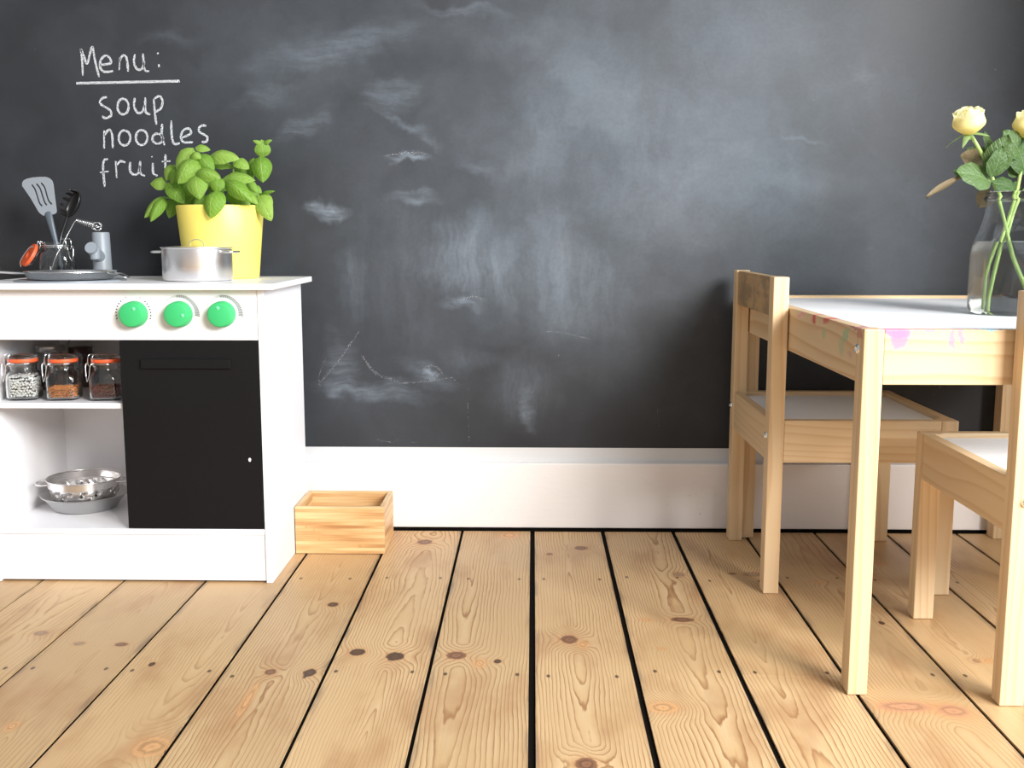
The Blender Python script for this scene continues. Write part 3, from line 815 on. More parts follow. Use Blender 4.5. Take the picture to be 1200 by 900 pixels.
# ------------------------------------------------------------------ frying pan, saucepan
pz = KTOP + 0.0032
fp = (SINK[0] + 0.0005, SINK[1], pz)
t = thing('frying_pan', 'small shallow steel frying pan lying on the toy sink', 'pan', fp)
bm = new(); lathe(bm, [(0.0001, 0.0), (0.066, 0.0), (0.0705, 0.0018), (0.0748, 0.0128), (0.0768, 0.0136), (0.0770, 0.0128), (0.0756, 0.0120), (0.0712, 0.0028), (0.062, 0.0012), (0.0001, 0.0012)], fp, 72)
obj('pan_body', bm, M_STEEL, t, smooth=50)
h1 = W(37, 321, fp[1] - 0.012); h2 = W(-45, 315.5, fp[1] - 0.045)
d = (h2 - h1).normalized(); sd = Vector((-d.y, d.x, 0)).normalized()
bm = new()
rings = []
for k, (wd, th) in zip((0, .15, .5, .9, 1.0), ((.007, .0022), (.006, .0024), (.0075, .0026), (.0085, .0026), (.005, .0022))):
    p = h1.lerp(h2, k); n_ = Vector((0, 0, 1))
    rings.append([p + sd * wd * math.cos(a) + n_ * th * math.sin(a) for a in [2 * math.pi * q / 16 for q in range(16)]])
loft(bm, rings)
obj('handle', bm, M_STEEL, t, smooth=60)
a0 = W(133, 320.5, fp[1]); a1 = W(148.5, 325.0, fp[1] - 0.012)
bm = new(); tube(bm, [a0 + Vector((-.002, -.016, .0)), a0 + Vector((.010, -.016, -.001)), a1 + Vector((0, -.006, 0)), a1 + Vector((0, .010, 0)), a0 + Vector((.010, .016, -.001)), a0 + Vector((-.002, .016, 0))], 0.0014, 8, smooth=5)
obj('helper_handle', bm, M_STEEL_D, t, smooth=80)

SC = W(232, 310, 1.86); sc_ = (SC.x, 1.86, KTOP + 0.0002)
t = thing('saucepan', 'small brushed steel saucepan with lid standing before the yellow pot', 'saucepan', sc_)
sr = 0.0605
bm = new(); lathe(bm, [(0.0001, 0.0), (sr - 0.006, 0.0), (sr - 0.0015, 0.0015), (sr, 0.006), (sr, 0.0555), (sr + 0.0022, 0.057), (sr + 0.0022, 0.0582), (sr - 0.0006, 0.0580), (sr - 0.001, 0.0555), (sr - 0.001, 0.006), (sr - 0.006, 0.0012), (0.0001, 0.0012)], sc_, 80)
obj('pan_body', bm, M_STEEL, t, smooth=45)
bm = new(); lathe(bm, [(0.0001, 0.0608), (0.03, 0.0603), (sr - 0.004, 0.0588), (sr + 0.001, 0.0586), (sr + 0.001, 0.0580), (0.0001, 0.0580)], sc_, 72)
ld = obj('lid', bm, M_STEEL, t, smooth=50)
C0 = Vector(sc_) + Vector((0, 0, 0.0605))
bm = new()
def strap(bm, pts, w, th, wd):
    rings = []
    pts = catmull(pts, 5)
    for i, p in enumerate(pts):
        d = (pts[min(i + 1, len(pts) - 1)] - pts[max(i - 1, 0)]).normalized(); n_ = d.cross(wd).normalized()
        rings.append([p + wd * w + n_ * th, p - wd * w + n_ * th, p - wd * w - n_ * th, p + wd * w - n_ * th])
    loft(bm, rings)
strap(bm, [C0 + Vector((-.013, 0, -.001)), C0 + Vector((-.011, 0, .007)), C0 + Vector((-.004, 0, .0105)), C0 + Vector((.004, 0, .0105)), C0 + Vector((.011, 0, .006)), C0 + Vector((.013, 0, -.001))], 0.0035, 0.0006, Vector((0, 1, 0)))
obj('lid_handle', bm, M_CHROME, ld, smooth=50)
for ang in (188, -14):
    a = math.radians(ang); er = Vector((math.cos(a), math.sin(a), 0)); et = Vector((-er.y, er.x, 0)); C0 = Vector(sc_) + Vector((0, 0, 0.0505))
    bm = new(); tube(bm, [C0 + er * (sr - .001) + et * 0.016, C0 + er * (sr + .009) + et * 0.0155, C0 + er * (sr + .0155) + et * 0.009, C0 + er * (sr + .0155) - et * 0.009, C0 + er * (sr + .009) - et * 0.0155, C0 + er * (sr - .001) - et * 0.016], 0.0023, 8, smooth=5)
    obj('side_handle', bm, M_CHROME, t, smooth=80)

# ------------------------------------------------------------------ open clip jar with utensils
UY = 1.985
p = W(67, 300, UY); uc = (p.x, UY, KTOP + 0.0002)
t = clip_jar('small open glass jar holding toy kitchen utensils', uc, 0.0302, 0.066, math.radians(-20), 0.2, closed=False, name='utensil_jar')
rn = 0.0302 * 0.8
bail(t, uc, math.radians(-25), rn + 0.002, 0.068, 0.9)
bm = new(); tube(bm, [Vector(uc) + Vector((math.cos(a) * (rn + .003), math.sin(a) * (rn + .003), 0.060)) for a in [2 * math.pi * k / 40 for k in range(40)]], 0.0010, 6, closed=True)
obj('neck_wire', bm, M_CHROME, t, smooth=80)
# swung-open lid hanging on the left
lc = W(36.5, 300, UY - 0.012)
nrm = Vector((-0.62, -0.55, 0.5)).normalized()
q = nrm.to_track_quat('Z', 'Y').to_matrix().to_4x4()
LM = Matrix.Translation(lc) @ q
bm = new(); lathe(bm, [(0.0, 0.0), (0.0205, 0.0), (0.0215, -0.002), (0.020, -0.0045), (0.012, -0.0068), (0.0, -0.007)], (0, 0, 0), 40)
obj('glass_lid', bm, M_GLASS, t, LM, smooth=50)
bm = new(); lathe(bm, [(0.008, 0.0002), (0.0228, 0.0002), (0.0236, 0.003), (0.0228, 0.006), (0.008, 0.006), (0.008, 0.0002)], (0, 0, 0), 40)
obj('rubber_gasket', bm, M_RUBBER, t, LM, smooth=50)['label'] = 'orange rubber gasket'
bm = new(); e_ = Vector(uc) + Vector((-0.026, -0.004, 0.064)); tube(bm, [e_, e_ + Vector((-.006, -.003, .002)), lc + Vector((0.012, 0, 0.016)), lc + nrm * 0.008 + Vector((0.006, 0, 0.012)), lc + nrm * 0.009 + Vector((-0.012, 0, -0.013)), lc + nrm * 0.004 + Vector((-0.017, 0, -0.022))], 0.0011, 6, smooth=5)
tube(bm, [e_ + Vector((0, .012, 0)), e_ + Vector((-.007, .008, .002)), lc + Vector((0.010, .014, 0.014)), lc + nrm * 0.008 + Vector((-0.004, .014, -0.002))], 0.0011, 6, smooth=5)
obj('hinge_wire', bm, M_CHROME, t, smooth=80)

def curve_plate(name, outer, holes, thick, mat, parent, M, bevel=0.0):
    cu = bpy.data.curves.new(name, 'CURVE'); cu.dimensions = '2D'; cu.fill_mode = 'BOTH'; cu.extrude = thick / 2; cu.bevel_depth = bevel
    for poly in [outer] + holes:
        sp = cu.splines.new('POLY'); sp.points.add(len(poly) - 1); sp.use_cyclic_u = True
        for pt, (x, y) in zip(sp.points, poly): pt.co = (x, y, 0, 1)
    tmp = bpy.data.objects.new('tmp', cu); COL.objects.link(tmp)
    dg = bpy.context.evaluated_depsgraph_get(); dg.update()
    me = bpy.data.meshes.new_from_object(tmp.evaluated_get(dg))
    bpy.data.objects.remove(tmp); bpy.data.curves.remove(cu)
    me.materials.clear()
    return link(name, me, mat, parent, M)
# spatula: outline in photo pixels at the jar's depth
YS = UY + 0.004
k_ = YS / F_PX
def loc2(px, py): return ((px - 50) * k_, -(py - 230) * k_)
o0 = W(50, 230, YS)
out = [(27, 218), (27.3, 214.5), (29, 212), (33, 210), (40, 208.6), (48, 208), (55, 208), (59, 209.3), (62, 212), (63.2, 216), (64.2, 232), (65.3, 246.5), (64.8, 249), (62.5, 250.5), (57, 251.5), (50, 252.3), (47, 250.5), (44.5, 248), (36, 232)]
def slot(pts, w=1.25):
    P = catmull([(x, y, 0) for x, y in pts], 4)
    L, R_ = [], []
    for i, p in enumerate(P):
        d = (P[min(i + 1, len(P) - 1)] - P[max(i - 1, 0)]).normalized()
        L.append((p.x - d.y * w, p.y + d.x * w)); R_.append((p.x + d.y * w, p.y - d.x * w))
    return L + R_[::-1]
slots = [slot([(38, 216.5), (41.5, 222), (44, 231), (46, 238), (49, 241.5)]), slot([(43.5, 215.5), (47.5, 221), (50, 230), (52, 237), (54.5, 240.5)]), slot([(49, 214.5), (53, 220), (55, 229), (57, 235.5), (60.5, 239.5)])]
t = thing('spatula', 'grey plastic slotted spatula with dark handle in the open jar', 'spatula', (uc[0], UY, KTOP + 0.006))
fwp = Matrix(((1, 0, 0), (0, 0, -1), (0, 1, 0))).to_4x4()
tilt = Matrix.Translation(o0) @ fwp
curve_plate('blade', [loc2(*p) for p in out], [[loc2(*p) for p in s] for s in slots], 0.0018, M_GREYPL, t, tilt, 0.0003)
bm = new(); A_ = W(56.5, 250.5, YS); B_ = W(66, 285, UY); C_ = Vector((uc[0] + 0.008, UY + 0.002, KTOP + 0.0062))
rings = []
for k, (P_, wd, th) in enumerate(((A_ + Vector((0, 0.0005, 0.004)), .0055, .0022), (A_, .0075, .0035), (A_.lerp(B_, .5), .0058, .0042), (B_, .0042, .0036), (C_, .0040, .0034))):
    ax = (B_ - A_).normalized(); s1 = ax.cross(Vector((0, 1, 0))).normalized(); s2 = Vector((0, 1, 0))
    rings.append([P_ + s1 * wd * math.cos(a) + s2 * th * math.sin(a) for a in [2 * math.pi * q / 16 for q in range(16)]])
loft(bm, rings)
obj('handle', bm, M_GREYPL_D, t, smooth=60)
# pasta server
t = thing('pasta_server', 'black plastic pasta server with prongs leaning in the open jar', 'pasta server', (uc[0], UY + 0.01, KTOP + 0.006))
hc = W(84.5, 239, UY + 0.03)
M_ = Matrix.Translation(hc) @ Matrix.Rotation(math.radians(28), 4, 'Y') @ Matrix.Rotation(math.radians(-38), 4, 'Z')
bm = new()
seg = 28
rings = []
for k in range(7):
    a = math.pi / 2 * k / 6
    rings.append([Vector((0.0165 * math.sin(a) * math.cos(q), 0.011 * (1 - math.cos(a)) * -1 + 0.011, 0.0265 * math.sin(a) * math.sin(q))) for q in [2 * math.pi * j / seg for j in range(seg)]])
rings[0] = [Vector((0.0004 * math.cos(2 * math.pi * j / seg), 0.011, 0.0004 * math.sin(2 * math.pi * j / seg))) for j in range(seg)]
loft(bm, rings, True, False)
hd = obj('bowl', bm, M_BLACKPL, t, M_, smooth=80)
md = hd.modifiers.new('thickness', 'SOLIDIFY'); md.thickness = 0.0016; md.offset = 0
for j in range(7):
    q = math.radians(95 + j * 27)
    b_ = Vector((0.0160 * math.cos(q), 0.001, 0.0258 * math.sin(q)))
    bm = new()
    w_ = Vector((-math.sin(q), 0, math.cos(q))) * 0.0033; n_ = Vector((math.cos(q), 0, math.sin(q)))
    rings = []
    for f, (dy, dr, sc) in enumerate(((0.001, -.0002, 1.0), (-0.006, .0008, .9), (-0.0115, .0004, .62), (-.0135, 0, .3))):
        cpt_ = b_ + Vector((0, dy, 0)) + n_ * dr
        rings.append([cpt_ + w_ * sc + n_ * .0009, cpt_ - w_ * sc + n_ * .0009, cpt_ - w_ * sc - n_ * .0009, cpt_ + w_ * sc - n_ * .0009])
    loft(bm, rings)
    obj('prong', bm, M_BLACKPL, t, M_, smooth=40)
bm = new(); tube(bm, [hc + Vector((-.010, .002, -.022)), W(75, 266, UY + 0.02), W(70, 285, UY + 0.008), Vector((uc[0] - 0.004, UY + 0.010, KTOP + 0.008))], 0.0032, 10, smooth=5)
obj('handle', bm, M_BLACKPL, t, smooth=80)
# coil whisk
t = thing('whisk', 'little bent wire whisk with a coiled head in the open jar', 'whisk', (uc[0] - 0.006, UY - 0.008, KTOP + 0.006))
YW = UY - 0.004
bm = new(); tube(bm, [Vector((uc[0] - 0.010, UY - 0.010, KTOP + 0.007)), W(66, 300, UY - 0.008), W(76.5, 280, YW), W(87, 261, YW), W(90.5, 258, YW)], 0.0011, 8, smooth=6)
obj('wire_handle', bm, M_CHROME, t, smooth=80)
ws, we = W(90, 258.5, YW), W(112, 265, YW); dv = (we - ws).normalized(); a_, b_ = frame_from(dv)
bm = new()
tube(bm, [ws + dv * ((we - ws).length * k / 120) + (a_ * math.cos(k * 0.5236) + b_ * math.sin(k * 0.5236)) * (0.0034 + 0.0042 * k / 120) for k in range(121)], 0.0009, 5)
obj('coil', bm, M_CHROME, t, smooth=80)
bm = new(); rc = W(114, 265.3, YW)
for ph in (0, 60, 120):
    e1_ = (a_ * math.cos(math.radians(ph)) + b_ * math.sin(math.radians(ph)))
    tube(bm, [rc + (dv * math.cos(z) + e1_ * math.sin(z)) * 0.0085 for z in [2 * math.pi * k / 28 for k in range(28)]], 0.0010, 5, closed=True)
obj('end_loop', bm, M_CHROME, t, smooth=80)

# ------------------------------------------------------------------ potted basil
PY = 1.965
PP = W(261, 320, PY); pot = (PP.x, PY, KTOP + 0.0003)
RZ = W(261, 241, PY).z - pot[2]
t = thing('potted_basil', 'leafy green basil plant in a yellow tapered pot', 'potted plant', pot)
rb, rtp = 0.0665, 0.0785
bm = new(); lathe(bm, [(0.0001, 0.0), (rb - 0.002, 0.0), (rb, 0.002), (rtp, RZ - 0.002), (rtp - 0.001, RZ), (rtp - 0.0028, RZ), (rtp - 0.0034, RZ - 0.002), (rb - 0.001, 0.02), (0.0001, 0.02)], pot, 80)
obj('pot', bm, M_YELLOW, t, smooth=50)['label'] = 'plain yellow tapered pot'
bm = new(); lathe(bm, [(0.0001, RZ - 0.013), (0.03, RZ - 0.012), (rtp - 0.0045, RZ - 0.014), (rtp - 0.0075, RZ - 0.03), (0.0001, RZ - 0.03)], pot, 40)
obj('soil', bm, M_SOIL, t, smooth=60)
def leaf_material(name, c1, c2, vein, trans=0.35):
    s = NT(name); c = s.coords(); X = s.sep(c)
    info = s.n('ShaderNodeObjectInfo').outputs['Random']
    au = s.math('ABSOLUTE', X[0])
    mid = s.rng(au, 0.0, 0.035, 1.0, 0.0)
    lat = s.math('FRACT', s.math('MULTIPLY', s.math('SUBTRACT', X[1], s.math('MULTIPLY', au, 0.75)), 6.5))
    latm = s.math('MULTIPLY', s.rng(s.math('ABSOLUTE', s.math('SUBTRACT', lat, 0.5)), 0.0, 0.16, 0.6, 0.0), 1.0)
    col = s.mix(info, c1, c2)
    col = s.mix(s.math('MULTIPLY', s.noise(c, 6.0, 3), 0.35), col, tuple(x * 0.7 for x in c1))
    col = s.mix(s.math('MULTIPLY', s.math('MAXIMUM', mid, latm), 0.45), col, vein)
    s.set(color=col, rough=0.42, spec=0.35)
    s.bump(s.math('SUBTRACT', s.math('MULTIPLY', s.noise(c, 9.0, 2), 0.4), latm), 0.3, 0.03)
    tr = s.n('ShaderNodeBsdfTranslucent'); s.put(tr.inputs['Color'], s.mix(0.0, col, col))
    mx = s.n('ShaderNodeMixShader'); mx.inputs[0].default_value = trans
    s.t.links.new(s.bsdf.outputs[0], mx.inputs[1]); s.t.links.new(tr.outputs[0], mx.inputs[2]); s.t.links.new(mx.outputs[0], s.out.inputs[0])
    return s.m
M_BASIL = leaf_material('basil_leaf', lin(126, 172, 58), lin(170, 206, 94), lin(196, 222, 138), 0.4)
M_STEM = plain('green_stem', lin(132, 168, 84), 0.5)
def leaf_mesh(name, shape, dome, fold, curl, mat, nu=8, nv=10, wave=0.0, seed=0):
    """unit leaf from y=0 to y=1, half width 0.5*shape(v), bulging to +z."""
    r = random.Random(seed)
    bm = new(); g = []
    for j in range(nv + 1):
        v = j / nv; hw = 0.5 * shape(v); row = []
        for i in range(nu + 1):
            u = -1 + 2 * i / nu
            x = u * hw
            z = dome * (1 - u * u) * math.sin(math.pi * min(1, v * 0.95 + 0.03)) - fold * (1 - abs(u)) * 0.5 - curl * v * v + wave * math.sin(v * 17 + seed) * u * u
            row.append(bm.verts.new((x, v, z)))
        g.append(row)
    for j in range(nv):
        for i in range(nu):
            bm.faces.new((g[j][i], g[j][i + 1], g[j + 1][i + 1], g[j + 1][i]))
    bmesh.ops.remove_doubles(bm, verts=bm.verts[:], dist=1e-6)
    me = bpy.data.meshes.new(name); bm.to_mesh(me); bm.free()
    for p in me.polygons: p.use_smooth = True
    me.materials.append(mat)
    return me
ovate = lambda v: max(0.0, math.sin(math.pi * min(1.0, v ** 0.80)) ** 0.75) if 0 < v < 1 else 0.0
BL = [leaf_mesh('basil_leaf', ovate, 0.26, 0.06, 0.20, M_BASIL, seed=1, wave=0.015), leaf_mesh('basil_leaf', ovate, 0.20, 0.12, 0.32, M_BASIL, seed=2, wave=0.02), leaf_mesh('basil_leaf', ovate, 0.32, 0.05, 0.08, M_BASIL, seed=3, wave=0.01)]
def put_leaf(name, me, B, T, normal, width, parent):
    y = (T - B); L = y.length; y.normalize()
    z = (normal - y * normal.dot(y)).normalized(); x = y.cross(z)
    R_ = Matrix((x, y, z)).transposed().to_4x4()
    M = Matrix.Translation(B) @ R_ @ Matrix.Diagonal((width, L, (width + L) / 2, 1))
    return link(name, me, None, parent, M)
C2 = lambda x, y: (160 + x / 4.737, 150 + y / 4.737)
# base, tip (crop pixels), width, depth offset of base / tip from the pot's middle (negative = nearer)
LV = [((400, 165), (555, 150), 92, -.02, -.045), ((318, 112), (210, 220), 86, -.03, -.05), ((335, 172), (228, 305), 108, -.045, -.075), ((342, 152), (424, 228), 78, -.04, -.055),
      ((325, 112), (405, 108), 46, -.02, -.02), ((328, 248), (462, 275), 80, -.06, -.08), ((330, 262), (345, 380), 100, -.065, -.09), ((455, 275), (440, 352), 70, -.075, -.085),
      ((452, 345), (408, 497), 112, -.07, -.095), ((172, 315), (78, 296), 84, -.01, -.02), ((172, 305), (255, 395), 80, -.03, -.055), ((158, 380), (42, 496), 56, -.01, -.035),
      ((160, 385), (75, 508), 62, -.02, -.05), ((478, 285), (640, 262), 80, -.055, -.07), ((495, 292), (640, 402), 86, -.06, -.085), ((570, 345), (670, 405), 62, -.05, -.07),
      ((538, 178), (614, 205), 66, -.01, -.03), ((690, 155), (702, 298), 100, -.005, -.03), ((652, 165), (632, 275), 56, .01, .0), ((705, 162), (695, 70), 78, .0, -.01),
      ((700, 92), (648, 68), 26, .0, -.01), ((705, 90), (746, 64), 26, .0, -.01), ((680, 372), (735, 498), 84, -.02, -.045), ((690, 365), (752, 432), 60, .0, -.02), ((684, 378), (758, 342), 26, .0, -.02),
      ((395, 375), (312, 425), 56, -.03, -.05), ((500, 365), (600, 425), 66, -.03, -.05), ((305, 275), (245, 385), 116, -.01, -.03), ((225, 385), (176, 486), 74, .01, -.01),
      ((215, 205), (165, 288), 66, .0, -.02), ((250, 215), (190, 305), 72, -.02, -.04), ((425, 205), (525, 200), 52, .0, -.01), ((308, 140), (355, 168), 46, -.045, -.055),
      ((620, 295), (662, 352), 46, -.02, -.035), ((650, 320), (690, 352), 34, -.02, -.03), ((280, 380), (215, 440), 70, .02, .0), ((420, 300), (505, 330), 90, .0, -.01), ((560, 400), (625, 440), 60, -.02, -.04),
      ((350, 330), (270, 420), 90, .0, -.02), ((520, 250), (600, 330), 90, .0, -.01), ((440, 235), (380, 330), 100, .01, .0), ((600, 210), (545, 290), 80, .02, .01), ((330, 200), (260, 260), 80, .02, .0), ((470, 330), (400, 420), 90, .01, .0), ((600, 330), (680, 420), 80, .03, .01), ((640, 380), (590, 440), 70, .03, .0)]
r = random.Random(5)
for k, (b, tp, w, d0, d1) in enumerate(LV):
    B, T = W(*C2(*b), PY + d0), W(*C2(*tp), PY + d1)
    nv_ = Vector((r.uniform(-.25, .25) + 0.1, -1.0, 0.55 + r.uniform(-.2, .3)))
    put_leaf('leaf', BL[k % 3], B, T, nv_, 1.12 * w / 4.737 * PY / F_PX, t)
STEMS = [((335, 150), (-.02, -.02)), ((460, 275), (.0, -.03)), ((170, 310), (-.05, .0)), ((160, 385), (-.055, .01)), ((690, 155), (.045, .0)), ((540, 180), (.02, .01)), ((330, 255), (-.01, -.04)), ((485, 285), (.015, -.045)), ((685, 372), (.055, .0)), ((225, 215), (-.035, .01))]
for (pp, (sx, sy_)) in STEMS:
    top = W(*C2(*pp), PY - 0.02)
    if sx > .04 or sx < -.045: top = W(*C2(*pp), PY)
    b0 = Vector((pot[0] + sx, PY + sy_, pot[2] + RZ - 0.02))
    bm = new(); tube(bm, [b0, b0.lerp(top, 0.5) + Vector((0, 0.0, 0.012)), top], 0.0016, 8, smooth=5)
    obj('stem', bm, M_STEM, t, smooth=80)

# ------------------------------------------------------------------ bamboo box
def bamboo(name, axis):
    s = NT(name); c = s.coords(); X = s.sep(c)
    idx = 'xyz'.index(axis)
    z = s.math('DIVIDE', X[2], 0.0062)
    cell = s.math('FLOOR', z)
    along = X[idx]
    seg_ = s.noise(s.comb(s.math('MULTIPLY', along, 5.0), s.math('MULTIPLY', cell, 3.7), 0), 1.0, 1)
    fib = s.noise(s.comb(s.math('MULTIPLY', along, 20.0), s.math('MULTIPLY', X[2], 900.0), 0), 1.0, 2)
    f = s.math('ADD', s.math('MULTIPLY', seg_, 0.8), s.math('MULTIPLY', fib, 0.3))
    col = s.ramp(f, [(0.38, lin(176, 126, 78)), (0.5, lin(206, 160, 106)), (0.64, lin(226, 190, 138))])
    ln = s.rng(s.math('ABSOLUTE', s.math('SUBTRACT', s.math('FRACT', z), 0.5)), 0.42, 0.5, 0, 0.4)
    node = s.rng(s.noise(s.comb(s.math('MULTIPLY', along, 60.0), s.math('MULTIPLY', cell, 5.1), 3), 1.0, 0), 0.72, 0.78, 0, 0.35)
    col = s.mix(s.math('MAXIMUM', ln, node), col, lin(176, 122, 70))
    s.set(color=col, rough=0.42); s.bump(fib, 0.05, 0.0005)
    return s.m
M_BX, M_BY = bamboo('bamboo_strips_x', 'x'), bamboo('bamboo_strips_y', 'y')
bx0, bx1, by0, by1, bz = -0.4475, -0.2790, 1.929, 2.058, 0.0912
t = thing('bamboo_box', 'open bamboo box of glued strips beside the play kitchen', 'box', ((bx0 + bx1) / 2, (by0 + by1) / 2, 0))
obj('front_panel', BOX(bx0, bx1, by0, by0 + 0.0085, 0.0006, bz, bev=0.0008), M_BX, t)
obj('rear_panel', BOX(bx0, bx1, by1 - 0.0085, by1, 0.0006, bz, bev=0.0008), M_BX, t)
obj('end_panel', BOX(bx0, bx0 + 0.0085, by0 + 0.0086, by1 - 0.0086, 0.0006, bz, bev=0.0006), M_BY, t)
obj('end_panel', BOX(bx1 - 0.0085, bx1, by0 + 0.0086, by1 - 0.0086, 0.0006, bz, bev=0.0006), M_BY, t)
obj('bottom', BOX(bx0 + 0.0086, bx1 - 0.0086, by0 + 0.0086, by1 - 0.0086, 0.002, 0.007), M_BX, t)

# ------------------------------------------------------------------ children's table
TX0, TX1, TY0, TY1, TH = 0.414, 0.938, 1.3265, 2.084, 0.4815
PINK, RED, GRN, BLU = lin(232, 122, 160), lin(206, 70, 78), lin(150, 188, 150), lin(96, 178, 198)
LW, LD = 0.0255, 0.032
def fx(px, py): p = W(px, py, TY0); return p.x, p.z
def lx(px, py):
    d = ray(px, py); p = CAM + d * (TX0 / d.x); return p.y, p.z
fb = []
for (px, py, ru, rw, c_, k) in [(1055, 394, .021, .019, PINK, .8), (1050, 388, .022, .006, PINK, .8), (1085, 386, .016, .003, PINK, .7), (1105, 390, .004, .010, PINK, .35), (1117, 397, .006, .018, PINK, .7), (1128, 393, .005, .016, PINK, .7), (1148, 385.5, .008, .0022, lin(190, 120, 170), .8), (1163, 387, .013, .0035, BLU, .8), (1173, 385.5, .010, .002, lin(120, 110, 160), .8), (1030, 386, .016, .003, PINK, .7)]:
    u, w = fx(px, py); fb.append((u, w, ru, rw, c_, k))
lb = []
for (px, py, ru, rw, c_, k) in [(953, 374, .014, .008, RED, .9), (967, 375, .020, .007, RED, .75), (975, 372, .05, .003, PINK, .8), (990, 391, .02, .012, GRN, .7), (964, 391, .012, .012, GRN, .55), (985, 405, .02, .015, GRN, .4), (1007, 392, .016, .008, lin(190, 110, 100), .7), (1000, 384, .03, .003, lin(180, 90, 130), .6), (995, 415, .012, .008, lin(200, 150, 140), .5), (938, 369, .03, .004, PINK, .5)]:
    u, w = lx(px, py); lb.append((u, w, ru, rw, c_, k))
M_WX_P = wood_mat('pine_painted_front', 'x', PINE_L, PINE_D, 0.010, 0.7, (0, 2, fb))
M_WZ_P = wood_mat('pine_painted_leg', 'z', PINE_L, PINE_D, 0.012, 0.7, (1, 2, lb))
M_WY_P = wood_mat('pine_painted_side', 'y', PINE_L, PINE_D, 0.010, 0.8, (1, 2, lb))
t = thing('play_table', 'low pine table with white top and smeared paint on its edges', 'table', ((TX0 + TX1) / 2, (TY0 + TY1) / 2, 0))
for (x0, y0) in ((TX0, TY0), (TX1 - LW, TY0), (TX0, TY1 - LD), (TX1 - LW, TY1 - LD)):
    front_left = x0 == TX0 and y0 == TY0
    obj('leg', BOX(x0, x0 + LW, y0, y0 + LD, 0.0003, TH, bev=0.0018), M_WZ_P if front_left else M_WZ, t)
RT = 0.017; RZ0 = 0.4115
obj('rail', BOX(TX0 + LW + .0002, TX1 - LW - .0002, TY0 + 0.0008, TY0 + 0.0008 + RT, RZ0, TH - 0.0004, bev=0.0012), M_WX_P, t)
obj('rail', BOX(TX0 + LW + .0002, TX1 - LW - .0002, TY1 - RT - 0.0008, TY1 - 0.0008, RZ0, TH - 0.0004, bev=0.0012), M_WX, t)
obj('rail', BOX(TX0 + 0.0012, TX0 + 0.0012 + RT, TY0 + LD + .0002, TY1 - LD - .0002, RZ0, TH - 0.0004, bev=0.0012), M_WY_P, t)
obj('rail', BOX(TX1 - RT - 0.0012, TX1 - 0.0012, TY0 + LD + .0002, TY1 - LD - .0002, RZ0, TH - 0.0004, bev=0.0012), M_WY, t)
PZ = TH - 0.0055
def notched_panel(x0, x1, y0, y1, nx, ny, z0, z1):
    """board with its corners cut back round the legs."""
    pts = [(x0 + nx, y0), (x1 - nx, y0), (x1 - nx, y0 + ny), (x1, y0 + ny), (x1, y1 - ny), (x1 - nx, y1 - ny), (x1 - nx, y1), (x0 + nx, y1), (x0 + nx, y1 - ny), (x0, y1 - ny), (x0, y0 + ny), (x0 + nx, y0 + ny)]
    bm = new(); loft(bm, [[Vector((x, y, z0)) for x, y in pts], [Vector((x, y, z1)) for x, y in pts]])
    return bm
px0, px1, py0, py1 = TX0 + 0.0012 + RT + .0002, TX1 - 0.0012 - RT - .0002, TY0 + RT + .001, TY1 - RT - .001
nx_, ny_ = TX0 + LW - px0 + .0004, TY0 + LD - py0 + .0004
obj('table_top', notched_panel(px0, px1, py0, py1, nx_, ny_, PZ - 0.004, PZ), M_PANEL, t)['label'] = 'smooth white hardboard top'
def bolt(parent, c, axis, r=0.0072):
    s_ = -1
    bm = new(); lathe(bm, [(0.0, s_ * 0.0012), (r * 0.42, s_ * 0.0012), (r * 0.5, s_ * 0.0028), (r * 0.8, s_ * 0.0024), (r, s_ * 0.0004), (r, 0.0)], c, 24, axis)
    obj('bolt', bm, M_CHROME, parent, smooth=45)
yb, zb = lx(1005, 409)
bolt(t, (TX0, yb if TY0 < yb < TY0 + LD else TY0 + 0.016, zb), 'x')
bolt(t, (TX0, TY1 - 0.016, zb), 'x')

# ------------------------------------------------------------------ children's chairs
def stained_wood():
    s = NT('stained_pine'); c = s.coords(); X = s.sep(c)
    fib = s.noise(s.mapping(c, scale=(6, 220, 220)), 1.0, 2)
    col = s.mix(fib, lin(172, 138, 96), lin(192, 158, 112))
    a = s.noise(s.mapping(c, scale=(1, 1, 1.6)), 16.0, 5, 0.65)
    col = s.mix(s.rng(a, 0.42, 0.6, 0, 0.8), col, lin(136, 116, 86))
    b = s.noise(s.mapping(c, loc=(3, 1, 2)), 30.0, 4, 0.6)
    col = s.mix(s.rng(b, 0.6, 0.7, 0, 0.6), col, lin(116, 128, 118))
    d = s.noise(s.mapping(c, loc=(7, 5, 1)), 22.0, 4, 0.6)
    col = s.mix(s.rng(d, 0.6, 0.72, 0, 0.5), col, lin(196, 140, 96))
    s.set(color=col, rough=0.55); s.bump(fib, 0.08, 0.0008)
    return s.m
M_STAIN = stained_wood()
